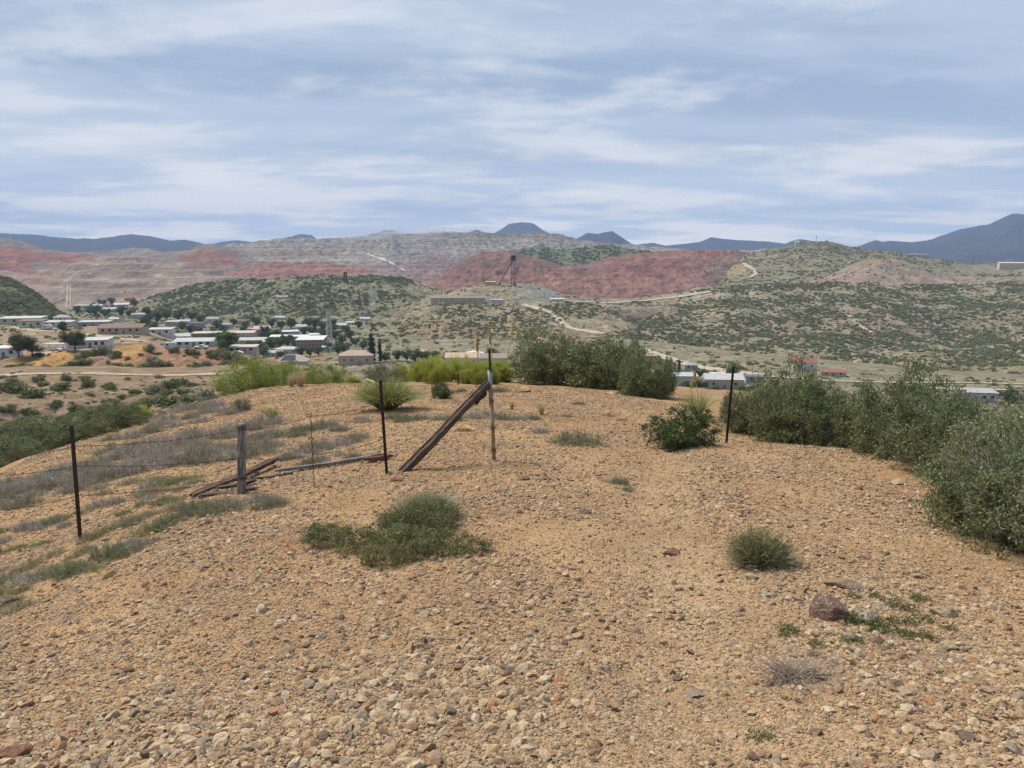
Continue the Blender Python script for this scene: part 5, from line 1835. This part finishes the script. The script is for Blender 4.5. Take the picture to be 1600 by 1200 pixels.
H = house
H(30, 506, 62, 9, 'flat', CREAM, PALER, 'long low cream house with white roof at the far left shelf', nwin=4)
H(49, 512, 36, 11, 'flat', GREENW, BROWNR, 'pale green house with brown roof on the upper left shelf')
H(95, 504, 22, 12, 'hip', WHITE, GREYR, 'tall white house with grey hip roof on the upper left shelf', floors=2)
H(88, 511, 44, 8, 'flat', WHITE, PALER, 'low white house with flat roof above the left trees', nwin=4)
H(145, 509, 46, 6, 'flat', TAN, PALER, 'low tan shed with long white roof behind the brown apartments', nwin=3)
H(188, 522, 68, 15, 'gable', TAN, BROWNR, 'long tan apartment block with dark brown roof on the left shelf', nwin=6)
H(136, 544, 62, 13, 'flat', WHITE, PALER, 'long white mobile home behind the round tree on the left bank', nwin=6, name='mobile_home', cat='mobile home')
H(6, 559, 40, 16, 'flat', BLUEW, WHITE, 'pale blue trailer house cut off by the left edge', nwin=3)
H(303, 542, 60, 13, 'gable', WHITE, PALER, 'white mobile home with grey roof above the orange bank', nwin=5, name='mobile_home', cat='mobile home')
H(277, 533, 40, 11, 'gable', WHITE, PALER, 'white house with pale roof just behind the white mobile home', nwin=3, rot=.3)
H(250, 524, 36, 10, 'flat', WHITE, PALER, 'bright white low house below the brown apartments', nwin=3)
H(322, 529, 44, 9, 'flat', BRICK, CREAM, 'flat roofed brown building with a cream roof edge', nwin=4)
H(377, 551, 46, 9, 'flat', CREAM, CREAM, 'low cream garage row beyond the dark bushes', nwin=4)
H(374, 532, 46, 13, 'flat', PEACH, CREAM, 'peach building with a row of dark arched openings', nwin=7, floors=1, door=False)
H(394, 538, 44, 10, 'gable', CREAM, PALER, 'cream building with long pale roof before the peach one', nwin=5)
H(403, 523, 36, 9, 'flat', PINK, PINK, 'pink painted building in the middle of town', nwin=4)
H(438, 537, 34, 12, 'flat', CREAM, WHITE, 'cream block with white flat roof left of the brick school', nwin=4, floors=2)
H(484, 548, 44, 19, 'flat', BRICK, WHITE, 'three storey brick school with bright white flat roof', nwin=7, floors=3, dm=22, name='school', cat='school')
H(467, 534, 30, 9, 'flat', CREAM, WHITE, 'white roofed block directly behind the brick school', nwin=4)
H(448, 553, 36, 11, 'hip', CREAM, PALER, 'cream house with pale hip roof below the school', nwin=3)
H(427, 557, 28, 9, 'gable', GREENW, PALER, 'pale green cottage behind the yellow green bush', nwin=3)
H(513, 550, 24, 8, 'flat', WHITE, WHITE, 'small white flat roofed building at the foot of the lattice tower')
H(456, 583, 50, 28, 'hip', CREAM, (.42, .36, .32), 'near house with solar panels on its hip roof between two bushes', nwin=3, solar=True, only=('valley_floor',))
H(556, 570, 56, 22, 'hip', TAN, (.42, .33, .26), 'near house with broad tan hip roof left of the cypresses', nwin=4, only=('valley_floor',))
H(722, 572, 56, 20, 'gable', WHITE, (.50, .36, .25), 'white house with orange tan roof behind the agave stalks', nwin=4, only=('valley_floor',))
H(772, 572, 46, 19, 'gable', CREAM, (.33, .25, .21), 'cream house with grey brown roof left of the dark bush', nwin=4, only=('valley_floor',))
H(741, 566, 30, 16, 'front', WHITE, WHITE, 'white front gabled wing between the two crest houses', nwin=2, only=('valley_floor',))
H(662, 556, 11, 10, 'gable', (.40, .15, .12), (.45, .30, .26), 'tiny red shed among the dark trees', nwin=1, door=False)
H(1066, 604, 50, 18, 'flat', CREAM, (.40, .41, .44), 'house with grey metal roof right of the crest thicket', nwin=3, only=('valley_floor', 'scrub_slope'))
H(1132, 608, 62, 23, 'gable', TAN, PALER, 'house with broad silver gable roof behind the leaning post', nwin=3, only=('valley_floor', 'scrub_slope'))
H(1122, 594, 22, 12, 'gable', WHITE, WHITE, 'small white house behind the silver roofed one', nwin=2, only=('valley_floor', 'scrub_slope'))
H(1258, 579, 36, 19, 'gable', WHITE, REDR, 'white house with red roof above the right thicket', nwin=3)
H(1247, 567, 17, 9, 'gable', CREAM, REDR, 'small red roofed house behind the white one at right', nwin=1)
H(1302, 588, 40, 10, 'gable', CREAM, REDR, 'long low house with orange red roof at right', nwin=3)
H(1525, 628, 66, 16, 'flat', (.50, .47, .44), GREYR, 'long grey building above the bushes at the right', nwin=5)
H(1590, 664, 50, 18, 'gable', WHITE, (.55, .54, .56), 'white roofed house at the right edge below the slope', nwin=2, only=('valley_floor',))
H(1180, 598, 30, 10, 'flat', GREYR, (.14, .14, .16), 'dark roofed house behind the silver roofed one', nwin=2)
H(716, 474, 88, 9, 'flat', (.50, .39, .28), (.22, .19, .17), 'long tan warehouse on the plateau below the headframe', nwin=9, dm=18, name='warehouse', cat='warehouse')
H(776, 473, 20, 5, 'flat', WHITE, PALER, 'small white building right of the long warehouse', nwin=2)
H(871, 471, 24, 4, 'flat', WHITE, WHITE, 'low white building under the grey rock chute', nwin=3)
H(766, 446, 17, 6, 'flat', (.52, .40, .18), (.50, .40, .20), 'yellow hoist house beside the headframe', nwin=2)
H(1246, 384, 7, 7, 'flat', WHITE, WHITE, 'white block on the distant hilltop', nwin=1, door=False)
H(1435, 401, 28, 4, 'flat', CREAM, PALER, 'pale shed on the far ridge', nwin=3)
H(1586, 421, 46, 11, 'flat', (.60, .48, .32), (.62, .52, .36), 'large yellowish plant building at the far right', nwin=4, name='plant_building', cat='building')
for i, (x, y, w, h, rf, wl_, rc, lab) in enumerate([
    (440, 467, 18, 4, 'flat', WHITE, PALER, 'white flat house high on the brushy hill'), (437, 500, 16, 5, 'flat', WHITE, PALER, 'white flat house halfway up the brushy hill'),
    (470, 517, 18, 8, 'gable', WHITE, PALER, 'white cottage among trees above the school'), (548, 507, 14, 5, 'gable', WHITE, WHITE, 'white roofed cottage right of the lattice tower'),
    (570, 502, 16, 5, 'flat', WHITE, PALER, 'white trailer at the foot of the right hand slope'), (533, 514, 18, 7, 'gable', GREYR, PALER, 'grey cottage behind the lattice tower'),
    (378, 507, 16, 8, 'gable', PEACH, BROWNR, 'peach cottage above the pink building'), (332, 504, 20, 7, 'gable', WHITE, GREYR, 'white cottage with grey roof at the foot of the brushy hill'),
    (306, 512, 24, 6, 'flat', GREYR, (.12, .12, .12), 'low dark roofed shed at the foot of the brushy hill'), (268, 509, 24, 7, 'flat', TAN, PALER, 'tan house with pale roof left of the dark shed'),
    (288, 507, 18, 6, 'gable', CREAM, PALER, 'cream cottage behind the tan pale roofed house'), (352, 513, 18, 7, 'hip', CREAM, GREYR, 'cream hip roofed house above the peach building'),
    (201, 470, 14, 6, 'gable', (.42, .16, .12), REDR, 'red house high below the tailings bank'), (190, 480, 22, 5, 'flat', CREAM, WHITE, 'long white roofed house below the red one'),
    (152, 484, 16, 7, 'gable', WHITE, PALER, 'white gabled house at the foot of the tailings bank'), (128, 482, 20, 5, 'flat', WHITE, PALER, 'white trailer left of the gabled house under the tailings'),
    (172, 488, 20, 6, 'flat', TAN, PALER, 'tan flat roofed house among trees left of the brushy hill'), (215, 498, 20, 6, 'flat', CREAM, PALER, 'cream flat house behind the brown apartments'),
    (178, 503, 14, 7, 'gable', WHITE, WHITE, 'small white shed behind the brown apartments'), (410, 517, 26, 6, 'flat', WHITE, PALER, 'white roofed shop behind the pink building'),
    (455, 526, 26, 7, 'flat', CREAM, WHITE, 'cream shop with white roof behind the school'), (497, 530, 26, 8, 'flat', CREAM, WHITE, 'white roofed annex at the back right of the school'),
    (345, 522, 22, 6, 'flat', CREAM, PALER, 'pale roofed house right of the brown flat building'), (418, 543, 24, 8, 'flat', CREAM, PALER, 'cream hall with pale roof below the cream block'),
    (1020, 560, 20, 6, 'gable', PEACH, (.45, .30, .22), 'small orange roofed house by the right hand road'), (600, 562, 18, 7, 'flat', GREENW, PALER, 'pale flat house right of the cypresses'),
    (1080, 577, 22, 8, 'hip', GREYR, GREYR, 'grey hip roofed house by the small cypresses'), (1545, 615, 20, 8, 'gable', (.35, .2, .16), (.30, .17, .13), 'small brown house behind the long grey building')]):
    H(x, y, w, h * (1.25 if i % 3 else 1.0), 'gable' if i % 3 == 1 else rf, wl_, rc, lab, nwin=2, rot=random.uniform(-.4, .4))

# carport with posts
p = hit(83, 548, TOWN); k = p.y / F
o = empty('carport', p, 0, 'open carport with white roof left of the long mobile home', 'carport')
MB().box(-17 * k, 17 * k, 0, 5, 2.3, 2.5).build('roof', wm(PALER), o)
for x in (-16, -5, 6, 16):
    MB().box(x * k - .07, x * k + .07, .1, .24, -1, 2.3).build('leg', wm(CREAM), o)


# vehicles
def car(px, py, Lm, colr, label, kind='car', rz=0.0, only=TOWN):
    p = hit(px, py, only)
    if p is None: return
    o = empty(kind, p + Vector((0, -.6, .05)), rz, label, kind.replace('_', ' '))
    h = .78
    s = MB()
    if kind == 'car':
        prof = [(-.5, .25), (-.5, .62), (-.42, .72), (-.24, .76), (-.14, 1.12), (.16, 1.14), (.30, .80), (.48, .72), (.5, .5), (.5, .25)]
    elif kind == 'pickup_truck':
        prof = [(-.5, .35), (-.5, .95), (-.10, .95), (-.08, 1.5), (.16, 1.5), (.24, 1.02), (.48, .92), (.5, .35)]
    else:
        prof = [(-.5, .5), (-.5, 2.1), (-.4, 2.45), (.42, 2.45), (.5, 2.0), (.5, .8), (.44, .5)]
    n = len(prof)
    v_ = [(x * Lm, -.85, z) for x, z in prof] + [(x * Lm, .85, z) for x, z in prof]
    s.add(v_, [tuple(range(n)), tuple(range(n, 2 * n))[::-1]] + [(i, (i + 1) % n, n + (i + 1) % n, n + i) for i in range(n)])
    s.build('body', wm(colr), o)
    for x in (-.3, .3):
        for y in (-.8, .8):
            MB().tube([(x * Lm, y - .1, .33), (x * Lm, y + .1, .33)], .33, 12).build('wheel', wm((.03, .03, .03)), o)
    if kind == 'car':
        MB().box(-.17 * Lm, .2 * Lm, -.87, -.84, .80, 1.04).build('side_window', m_glass, o)
    elif kind == 'pickup_truck':
        MB().box(-.05 * Lm, .15 * Lm, -.87, -.84, 1.05, 1.4).build('side_window', m_glass, o)
    else:
        MB().box(-.3 * Lm, -.1 * Lm, -.87, -.84, 1.3, 1.9).build('side_window', m_glass, o)
        MB().box(.1 * Lm, .24 * Lm, -.87, -.84, .6, 2.1).build('door', wm((.6, .6, .6)), o)


car(104, 549, 4.4, (.62, .64, .67), 'silver car parked by the carport')
car(92, 549, 4.3, (.55, .55, .56), 'light grey car in front of the carport')
car(61, 556, 4.3, (.04, .045, .045), 'dark car parked under the left trees')
car(76, 515, 4.6, WHITE, 'white camper parked on the upper left shelf', 'camper')
car(268, 545, 4.2, BLUEW, 'small bluish white travel trailer left of the mobile home', 'camper')
car(316, 545, 5.0, WHITE, 'white pickup parked before the mobile home', 'pickup_truck')
car(372, 553, 4.4, WHITE, 'white car parked by the garage row')
car(690, 476, 6.5, WHITE, 'white truck parked at the left end of the warehouse', 'camper')

# water barrel
p = hit(132, 510, TOWN)
b_ = MB(); b_.tube([(0, 0, 0), (0, 0, .1), (0, 0, 1.4), (0, 0, 1.5)], [.85, .95, .95, .8], 12)
o = b_.build('barrel', wm((.04, .11, .30)), None, True); o.location = p; tag(o, 'blue barrel by the white roofed shed', 'barrel')


# trees
def tree_mesh(seed, mat, h=1.0, rx=.5, trunk=.3, n=1800, L=.06, W=.045, tall=False):
    r = np.random.default_rng(seed)
    if tall:
        lob = [(0, 0, z, rx * (1 - .75 * max(0, (z - .45) / .5) ** 1.5) * (.75 if z < .15 else 1), rx * (1 - .75 * max(0, (z - .45) / .5) ** 1.5), .10) for z in np.linspace(.1, .93, 10)]
    else:
        lob = [(0, 0, h * .55, rx * .62, rx * .62, h * .38)] + [(math.cos(a) * rx * .55, math.sin(a) * rx * .55, h * r.uniform(.32, .75), rx * r.uniform(.32, .5), rx * r.uniform(.32, .5), h * r.uniform(.15, .22)) for a in r.uniform(0, 6.28, 7)]
    V, f, a, cc = leaf_cloud(r, n, lob, max(40, n // 20), .05 if not tall else .02, L, W, zmin=(trunk * .8 if not tall else .05))
    crown = np_mesh('crown', V, f, mat, False, {'v': a})
    m = 16
    root = np.zeros((m, 3)); root[:, 2] = trunk * .7
    tv, tf = tubes(bent(r, root, cc[:m], 5, .08), np.full(m, .018), np.full(m, .005), 4)
    t0, f0 = tubes(np.array([[[0, 0, -.1], [.01, 0, trunk * .5], [0, .01, trunk], [0, 0, h * .6]]]), [.035], [.016], 7)
    return crown, np_mesh('trunk', np.concatenate([t0, tv]), np.concatenate([f0, tf + len(t0)]), m_bark, True)


T_round = [tree_mesh(400 + i, m_town, trunk=.14, n=2400) for i in range(4)]
T_big = [tree_mesh(410 + i, leaf_mat('shade_tree_leaf', (.045, .065, .030), (.135, .165, .070), trans=.25), n=5000, L=.045, W=.03) for i in range(2)]
T_pine = tree_mesh(420, m_pine, rx=.33, trunk=.15, n=2600, L=.05, W=.03)
T_cyp = tree_mesh(421, m_cyp, rx=.10, trunk=.06, n=3200, L=.045, W=.02, tall=True)


def tree(px, py, hpx, meshes, label, group=None, wide=1.0, only=TOWN, name='tree', Y=None):
    p = hit(px, py, only) if Y is None else Vector(wpt(px, py, Y))
    if p is None: return
    s = hpx * p.y / F
    o = empty(name, p, random.uniform(0, 6.28), label, 'tree', group)
    o.scale = (s * wide, s * wide, s)
    link(bpy.data.objects.new('crown', meshes[0]), o)
    link(bpy.data.objects.new('trunk', meshes[1]), o)


tree(30, 558, 44, T_big[0], 'dense shade tree left of the dark car', wide=.95)
tree(51, 557, 33, T_big[1], 'shorter shade tree right above the dark car', wide=1.05)
tree(117, 547, 37, T_big[0], 'round shade tree before the long white mobile home', wide=1.1)
tree(100, 522, 22, T_big[1], 'thin tree above the round shade tree on the shelf', wide=.8)
tree(78, 499, 12, T_big[0], 'light green tree behind the shelf houses', wide=1.6)
tree(60, 499, 13, T_big[1], 'bright green tree behind the brown roofed house', wide=1.5)
tree(581, 567, 50, T_cyp, 'tall dark cypress left of its thinner twin', only=('valley_floor',), wide=1.15)
tree(594, 566, 40, T_cyp, 'thin dark cypress right of the taller one', only=('valley_floor',), wide=.75)
tree(991, 560, 34, T_pine, 'rounded bright pine beyond the far crest thicket', only=('valley_floor', 'scrub_slope.001', 'scrub_slope'))
tree(1146, 600, 42, T_pine, 'tall pine above the silver roofed house', only=('valley_floor', 'scrub_slope'), wide=.9)
for x, y, h in [(1012, 576, 16), (1019, 577, 13), (1031, 577, 17), (1041, 578, 20), (1048, 579, 20), (1061, 580, 20), (1054, 578, 14)]:
    tree(x, y, h, T_cyp, 'small dark cypress in the row above the grey roofed house', 'row of small cypresses', wide=1.0, only=('valley_floor', 'scrub_slope'))
gT = 'trees among the town houses'
town_trees = [(403, 547, 14), (425, 545, 16), (437, 543, 14), (412, 530, 11), (423, 530, 11), (355, 545, 24), (345, 536, 16), (365, 540, 14), (335, 525, 12), (350, 522, 12), (450, 540, 16), (462, 545, 13), (500, 526, 12), (510, 530, 14), (525, 532, 14),
              (530, 545, 12), (540, 520, 11), (425, 510, 12), (440, 514, 12), (455, 512, 14), (480, 510, 13), (492, 512, 14), (505, 516, 14), (400, 508, 12), (385, 512, 10), (315, 505, 12), (300, 500, 12), (280, 500, 14), (260, 498, 13), (245, 503, 14), (232, 505, 12),
              (225, 510, 12), (205, 495, 12), (190, 492, 12), (165, 495, 12), (150, 492, 14), (140, 490, 12), (175, 475, 10), (160, 478, 10), (210, 478, 10), (120, 488, 10), (560, 512, 10), (520, 508, 10), (230, 492, 12), (340, 512, 12), (365, 508, 10), (380, 520, 10),
              (330, 533, 12), (355, 528, 12), (390, 525, 11), (415, 522, 12), (432, 527, 12), (446, 530, 11), (475, 523, 12), (488, 522, 11), (520, 520, 13), (515, 548, 13), (528, 552, 12), (400, 553, 14), (412, 556, 14), (440, 560, 12), (470, 556, 14), (485, 556, 12), (498, 554, 12), (540, 552, 14), (298, 520, 11), (310, 522, 11), (285, 516, 12), (240, 515, 10), (265, 520, 10), (345, 548, 16), (390, 548, 14), (535, 535, 12), (548, 528, 11), (555, 540, 12), (568, 545, 12)]
for i, (x, y, h) in enumerate(town_trees):
    tree(x, y + 1.5, h * 1.3, T_round[i % 4], *[('dark tree among the small houses below the tailings bank', 'trees below the tailings bank'), ('dark tree among the roofs behind the white mobile homes', 'trees behind the mobile homes'), ('dark tree around the pink and peach town buildings', 'trees around the pink building'), ('dark tree around the brick school', 'trees around the school'), ('dark tree around the lattice tower', 'trees around the lattice tower')][0 if x < 238 else 1 if x < 348 else 2 if x < 418 else 3 if x < 500 else 4], wide=1.15)
for i, x in enumerate(range(606, 800, 15)):
    tree(x + random.uniform(-4, 4), 566 + random.uniform(-3, 2), random.uniform(16, 24), T_round[i % 4], 'dark tree in the row behind the crest houses', 'tree row behind the crest houses', wide=1.1, only=('valley_floor', 'scrub_slope.001'))
for i, (x, y, h) in enumerate([(1030, 598, 22), (1048, 597, 20), (1075, 596, 18), (1090, 592, 16), (1100, 590, 15), (1008, 592, 22), (1115, 588, 12), (1060, 592, 16), (1095, 612, 22), (1075, 620, 26), (1120, 622, 22), (1105, 630, 26), (1160, 620, 20), (1180, 615, 18), (1045, 618, 22)]):
    tree(x, y, h, T_big[i % 2], 'leafy green tree around the grey and silver roofed houses', 'trees around the right hand houses', wide=1.2, only=('valley_floor', 'scrub_slope'))
for i, (x, y, h) in enumerate([(1575, 635, 34), (1590, 640, 28), (1480, 618, 12), (1500, 617, 11), (1560, 622, 14), (1440, 612, 10), (1415, 612, 10)]):
    tree(x, y, h, T_big[i % 2], ['large round green tree at the right edge', 'second green tree at the right edge below the slope'][i] if i < 2 else 'small green tree beside the long grey building', None if i < 2 else 'trees beside the long grey building', wide=1.2, only=('valley_floor', 'scrub_slope'))


# poles, tower, headframes
m_pole = wm((.17, .13, .10)); m_lat = wm((.50, .49, .46)); m_frame = wm((.055, .045, .045))


def upole(px, py, hpx, label, group):
    p = hit(px, py, TOWN)
    if p is None: return
    h = hpx * p.y / F
    o = empty('utility_pole', p, random.uniform(-.6, .6), label, 'pole', group)
    t = max(.14, p.y * .00032)
    MB().tube([(0, 0, -1), (0, 0, h)], [t, t * .7], 6).build('pole', m_pole, o)
    MB().box(-h * .12, h * .12, -t * .5, t * .5, h * .86, h * .86 + t).build('crossarm', m_pole, o)


for x, y, h in [(543, 556, 16), (545, 556, 14), (604, 556, 20), (640, 560, 22), (655, 562, 24)]:
    upole(x, y, h, 'thin pole among the trees behind the crest houses', 'poles behind the crest houses')
for x, y, h in [(640, 470, 12), (664, 470, 12), (676, 462, 12), (690, 463, 13), (730, 448, 12), (770, 472, 10), (850, 466, 10), (905, 470, 10), (928, 470, 10)]:
    upole(x, y, h, 'utility pole on the plateau around the headframe', 'poles on the plateau')
for x, y, h in [(1135, 592, 20), (1130, 588, 16), (1195, 588, 18), (1100, 580, 12), (1175, 592, 18)]:
    upole(x, y, h, 'utility pole along the pale road at right', 'poles along the right hand road')
for x, y, h in [(1275, 381, 12), (1340, 393, 10), (1520, 414, 16), (1435, 432, 20), (1470, 405, 12), (1320, 448, 18), (1385, 425, 10)]:
    upole(x, y, h, 'thin mast on the hills at the far right', 'masts on the far right hills')


def lattice(px, py, hpx, wb, wt, mat, label, name, arms=0):
    p = hit(px, py, TOWN); k = p.y / F; h = hpx * k; wb *= k; wt *= k
    o = empty(name, p, .5, label, 'tower')
    t = max(.16, p.y * .00030)
    cs = [(-1, -1), (1, -1), (1, 1), (-1, 1)]
    for x, y in cs:
        MB().tube([(x * wb / 2, y * wb / 2, -1), (x * wt / 2, y * wt / 2, h)], t, 5).build('leg', mat, o)
    s = MB(); nb = 8
    for i in range(nb):
        z0, z1 = h * i / nb, h * (i + 1) / nb
        w0, w1 = wb + (wt - wb) * i / nb, wb + (wt - wb) * (i + 1) / nb
        for j in range(4):
            a, b = cs[j], cs[(j + 1) % 4]
            s.tube([(a[0] * w0 / 2, a[1] * w0 / 2, z0), (b[0] * w1 / 2, b[1] * w1 / 2, z1)], t * .6, 4)
            s.tube([(b[0] * w0 / 2, b[1] * w0 / 2, z0), (a[0] * w1 / 2, a[1] * w1 / 2, z1)], t * .6, 4)
    s.build('bracing', mat, o)
    for i in range(arms):
        z = h * (.99 - .13 * i)
        MB().tube([(-wb * 1.0, 0, z), (0, 0, z + h * .02), (wb * 1.0, 0, z)], t * .8, 5).build('crossarm', mat, o)
    return o, p, k, h


lattice(515, 541, 56, 9, 5, m_lat, 'pale grey lattice transmission tower in the town', 'lattice_tower', 3)
o, p, k, h = lattice(802, 446, 40, 6, 5, m_frame, 'dark steel mine headframe with a slanting back leg on the knob', 'mine_headframe')
for y in (-2, 2):
    MB().tube([(-25 * k, y, -3), (-1 * k, y, h * .95)], 1.3 * k * .55, 5).build('back_leg', m_frame, o)
MB().box(-4 * k, 4 * k, -3 * k, 3 * k, h * .96, h * 1.06).build('sheave_deck', m_frame, o)
for x in (-1.6, 1.6):
    MB().tube([(x * k, -1, h * 1.06 + 1.5), (x * k, 1, h * 1.06 + 1.5)], 2.2 * k, 14).build('sheave_wheel', m_frame, o)
o.rotation_euler.z = 0
o, p, k, h = lattice(540, 442, 17, 6, 3, m_frame, 'small dark headframe on the crest of the brushy hill', 'mine_headframe')


# roads and tracks draped on the slopes
def road(pts, width, only, mat, name='dirt_road', lift=.12, n=60):
    pts = np.array(pts, float)
    d = np.r_[0, np.cumsum(np.hypot(*np.diff(pts, axis=0).T))]
    C = []
    for q in np.linspace(0, d[-1], n):
        p = hit(np.interp(q, d, pts[:, 0]), np.interp(q, d, pts[:, 1]), only)
        if p is not None: C.append(p)
    C = np.array([c[:] for c in C])
    for _ in range(3):
        C[1:-1] = .25 * C[:-2] + .5 * C[1:-1] + .25 * C[2:]
    T = np.gradient(C, axis=0)[:, :2]
    T = T / (np.linalg.norm(T, axis=1, keepdims=True) + 1e-9)
    N = np.stack([-T[:, 1], T[:, 0]], -1)
    V = []
    for c, nn in zip(C, N):
        for e in (-.5, -.17, .17, .5):
            x, y = c[0] + nn[0] * width * e, c[1] + nn[1] * width * e
            z = drop(x, y, only)
            V.append((x, y, max(z if z is not None else -1e9, c[2] - width * .35) + lift))
    f = [(i * 4 + j, i * 4 + j + 1, i * 4 + j + 5, i * 4 + j + 4) for i in range(len(C) - 1) for j in range(3)]
    me = np_mesh(name, np.array(V), np.array(f), mat, True)
    return tag(link(bpy.data.objects.new(name, me)), kind='structure')


m_road = flat_mat('pale_dirt_road', (.42, .345, .265), .95, .2, .3)
m_track = flat_mat('tan_track', (.40, .31, .225), .95, .2, .8)
m_white = flat_mat('pale_haul_road', (.50, .45, .40), .95, .15, .05)
m_redrd = flat_mat('red_dirt_road', (.42, .29, .20), .95, .2, .2)
road([(-30, 588), (60, 584), (130, 583.5), (200, 585.5), (260, 587), (330, 585), (405, 580)], 2.6, ('near_slope',), m_track)
road([(818, 476), (840, 482), (858, 488), (868, 493), (876, 503), (884, 510), (900, 516), (925, 519), (945, 521)], 8, ('scrub_slope.001',), m_road, lift=.5)
road([(800, 533), (840, 529), (880, 533), (930, 538), (975, 542)], 5, ('scrub_slope.001',), m_redrd, lift=.4)
road([(620, 543), (650, 548), (690, 553), (720, 556)], 6, ('scrub_slope.001',), m_redrd, lift=.4)
road([(1000, 545), (1030, 556), (1060, 566), (1090, 574), (1130, 580), (1180, 586), (1240, 592)], 11, ('scrub_slope', 'valley_floor', 'scrub_slope.001'), m_road, lift=.5)
road([(1190, 587), (1300, 596), (1420, 599), (1500, 598), (1640, 602)], 5, ('scrub_slope', 'valley_floor'), m_road, lift=.4)
road([(1440, 607), (1520, 609), (1640, 611)], 5, ('scrub_slope', 'valley_floor'), m_road, lift=.4)
road([(18, 558), (50, 556), (80, 550), (110, 547), (165, 545)], 4, ('orange_bank', 'house_shelf'), m_track, lift=.1)
road([(20, 509), (45, 516), (100, 518), (150, 524), (175, 527), (230, 534)], 4, ('house_shelf',), m_track, lift=.1)
road([(575, 398), (600, 406), (620, 416), (634, 424)], 9, ('mine_terraces',), m_white, lift=1.5)
road([(106, 444), (105.5, 460), (104, 482)], 2.6, ('tailings_bank',), m_road, 'drain_chute', lift=1.2, n=30)
road([(110, 444), (110, 460), (109, 482)], 2.0, ('tailings_bank',), m_road, 'drain_chute', lift=1.2, n=30)
road([(1160, 412), (1175, 420), (1182, 428), (1170, 434)], 9, ('scrub_hill',), m_road, lift=1.0)
road([(900, 472), (950, 474), (1010, 470), (1060, 464), (1110, 456)], 9, ('scrub_slope', 'headframe_knob'), m_road, lift=.8)
road([(1325, 493), (1340, 505), (1352, 514), (1362, 520)], 4, ('scrub_slope',), m_road, lift=.3)

# ------------------------------------------------------------------ air: haze and the low cloud on the ridge
def volume_box(name, lo, hi, color, density, aniso=0.0):
    t = NT(name + '_air')
    v = t.node('ShaderNodeVolumePrincipled', {'Color': color, 'Density': density, 'Anisotropy': aniso})
    t.l.new(v.outputs[0], t.out.inputs['Volume'])
    o = MB().box(lo[0], hi[0], lo[1], hi[1], lo[2], hi[2]).build(name, t.m)
    return tag(o, kind='stuff')


haze = volume_box('haze', (-14000, -1200, -260), (14000, 11800, 720), (0.42, 0.61, 1.0), 7.8e-5)

t = NT('low_cloud_air')
ob = t.obj()
ln = t.node('ShaderNodeVectorMath', {0: ob}, operation='LENGTH').outputs['Value']
mp = t.node('ShaderNodeMapping', {'Vector': ob, 'Scale': (2.2, 2.0, 1.1)})
nz = t.noise(1.3, 4, .6, mp.outputs[0], .3)
den = t.math('MULTIPLY', t.ramp(ln, 1.0, .15), t.ramp(nz, .40, .70))
v_ = t.node('ShaderNodeVolumePrincipled', {'Color': (.93, .95, 1.0), 'Density': t.math('MULTIPLY', den, .014)})
t.l.new(v_.outputs[0], t.out.inputs['Volume'])
for (px, py, sx, sz, lab) in [(600, 367, 330, 32, 'thin low cloud lying along the grey mine ridge'), (690, 360, 190, 22, 'small wisp of cloud above the right part of the mine ridge')]:
    bm = bmesh.new(); bmesh.ops.create_icosphere(bm, subdivisions=3, radius=1.0)
    me = bpy.data.meshes.new('low_cloud'); bm.to_mesh(me); bm.free(); me.materials.append(t.m)
    o = link(bpy.data.objects.new('low_cloud', me)); o.location = wpt(px, py, 3150.0); o.scale = (sx, 180, sz)
    tag(o, lab, 'cloud')
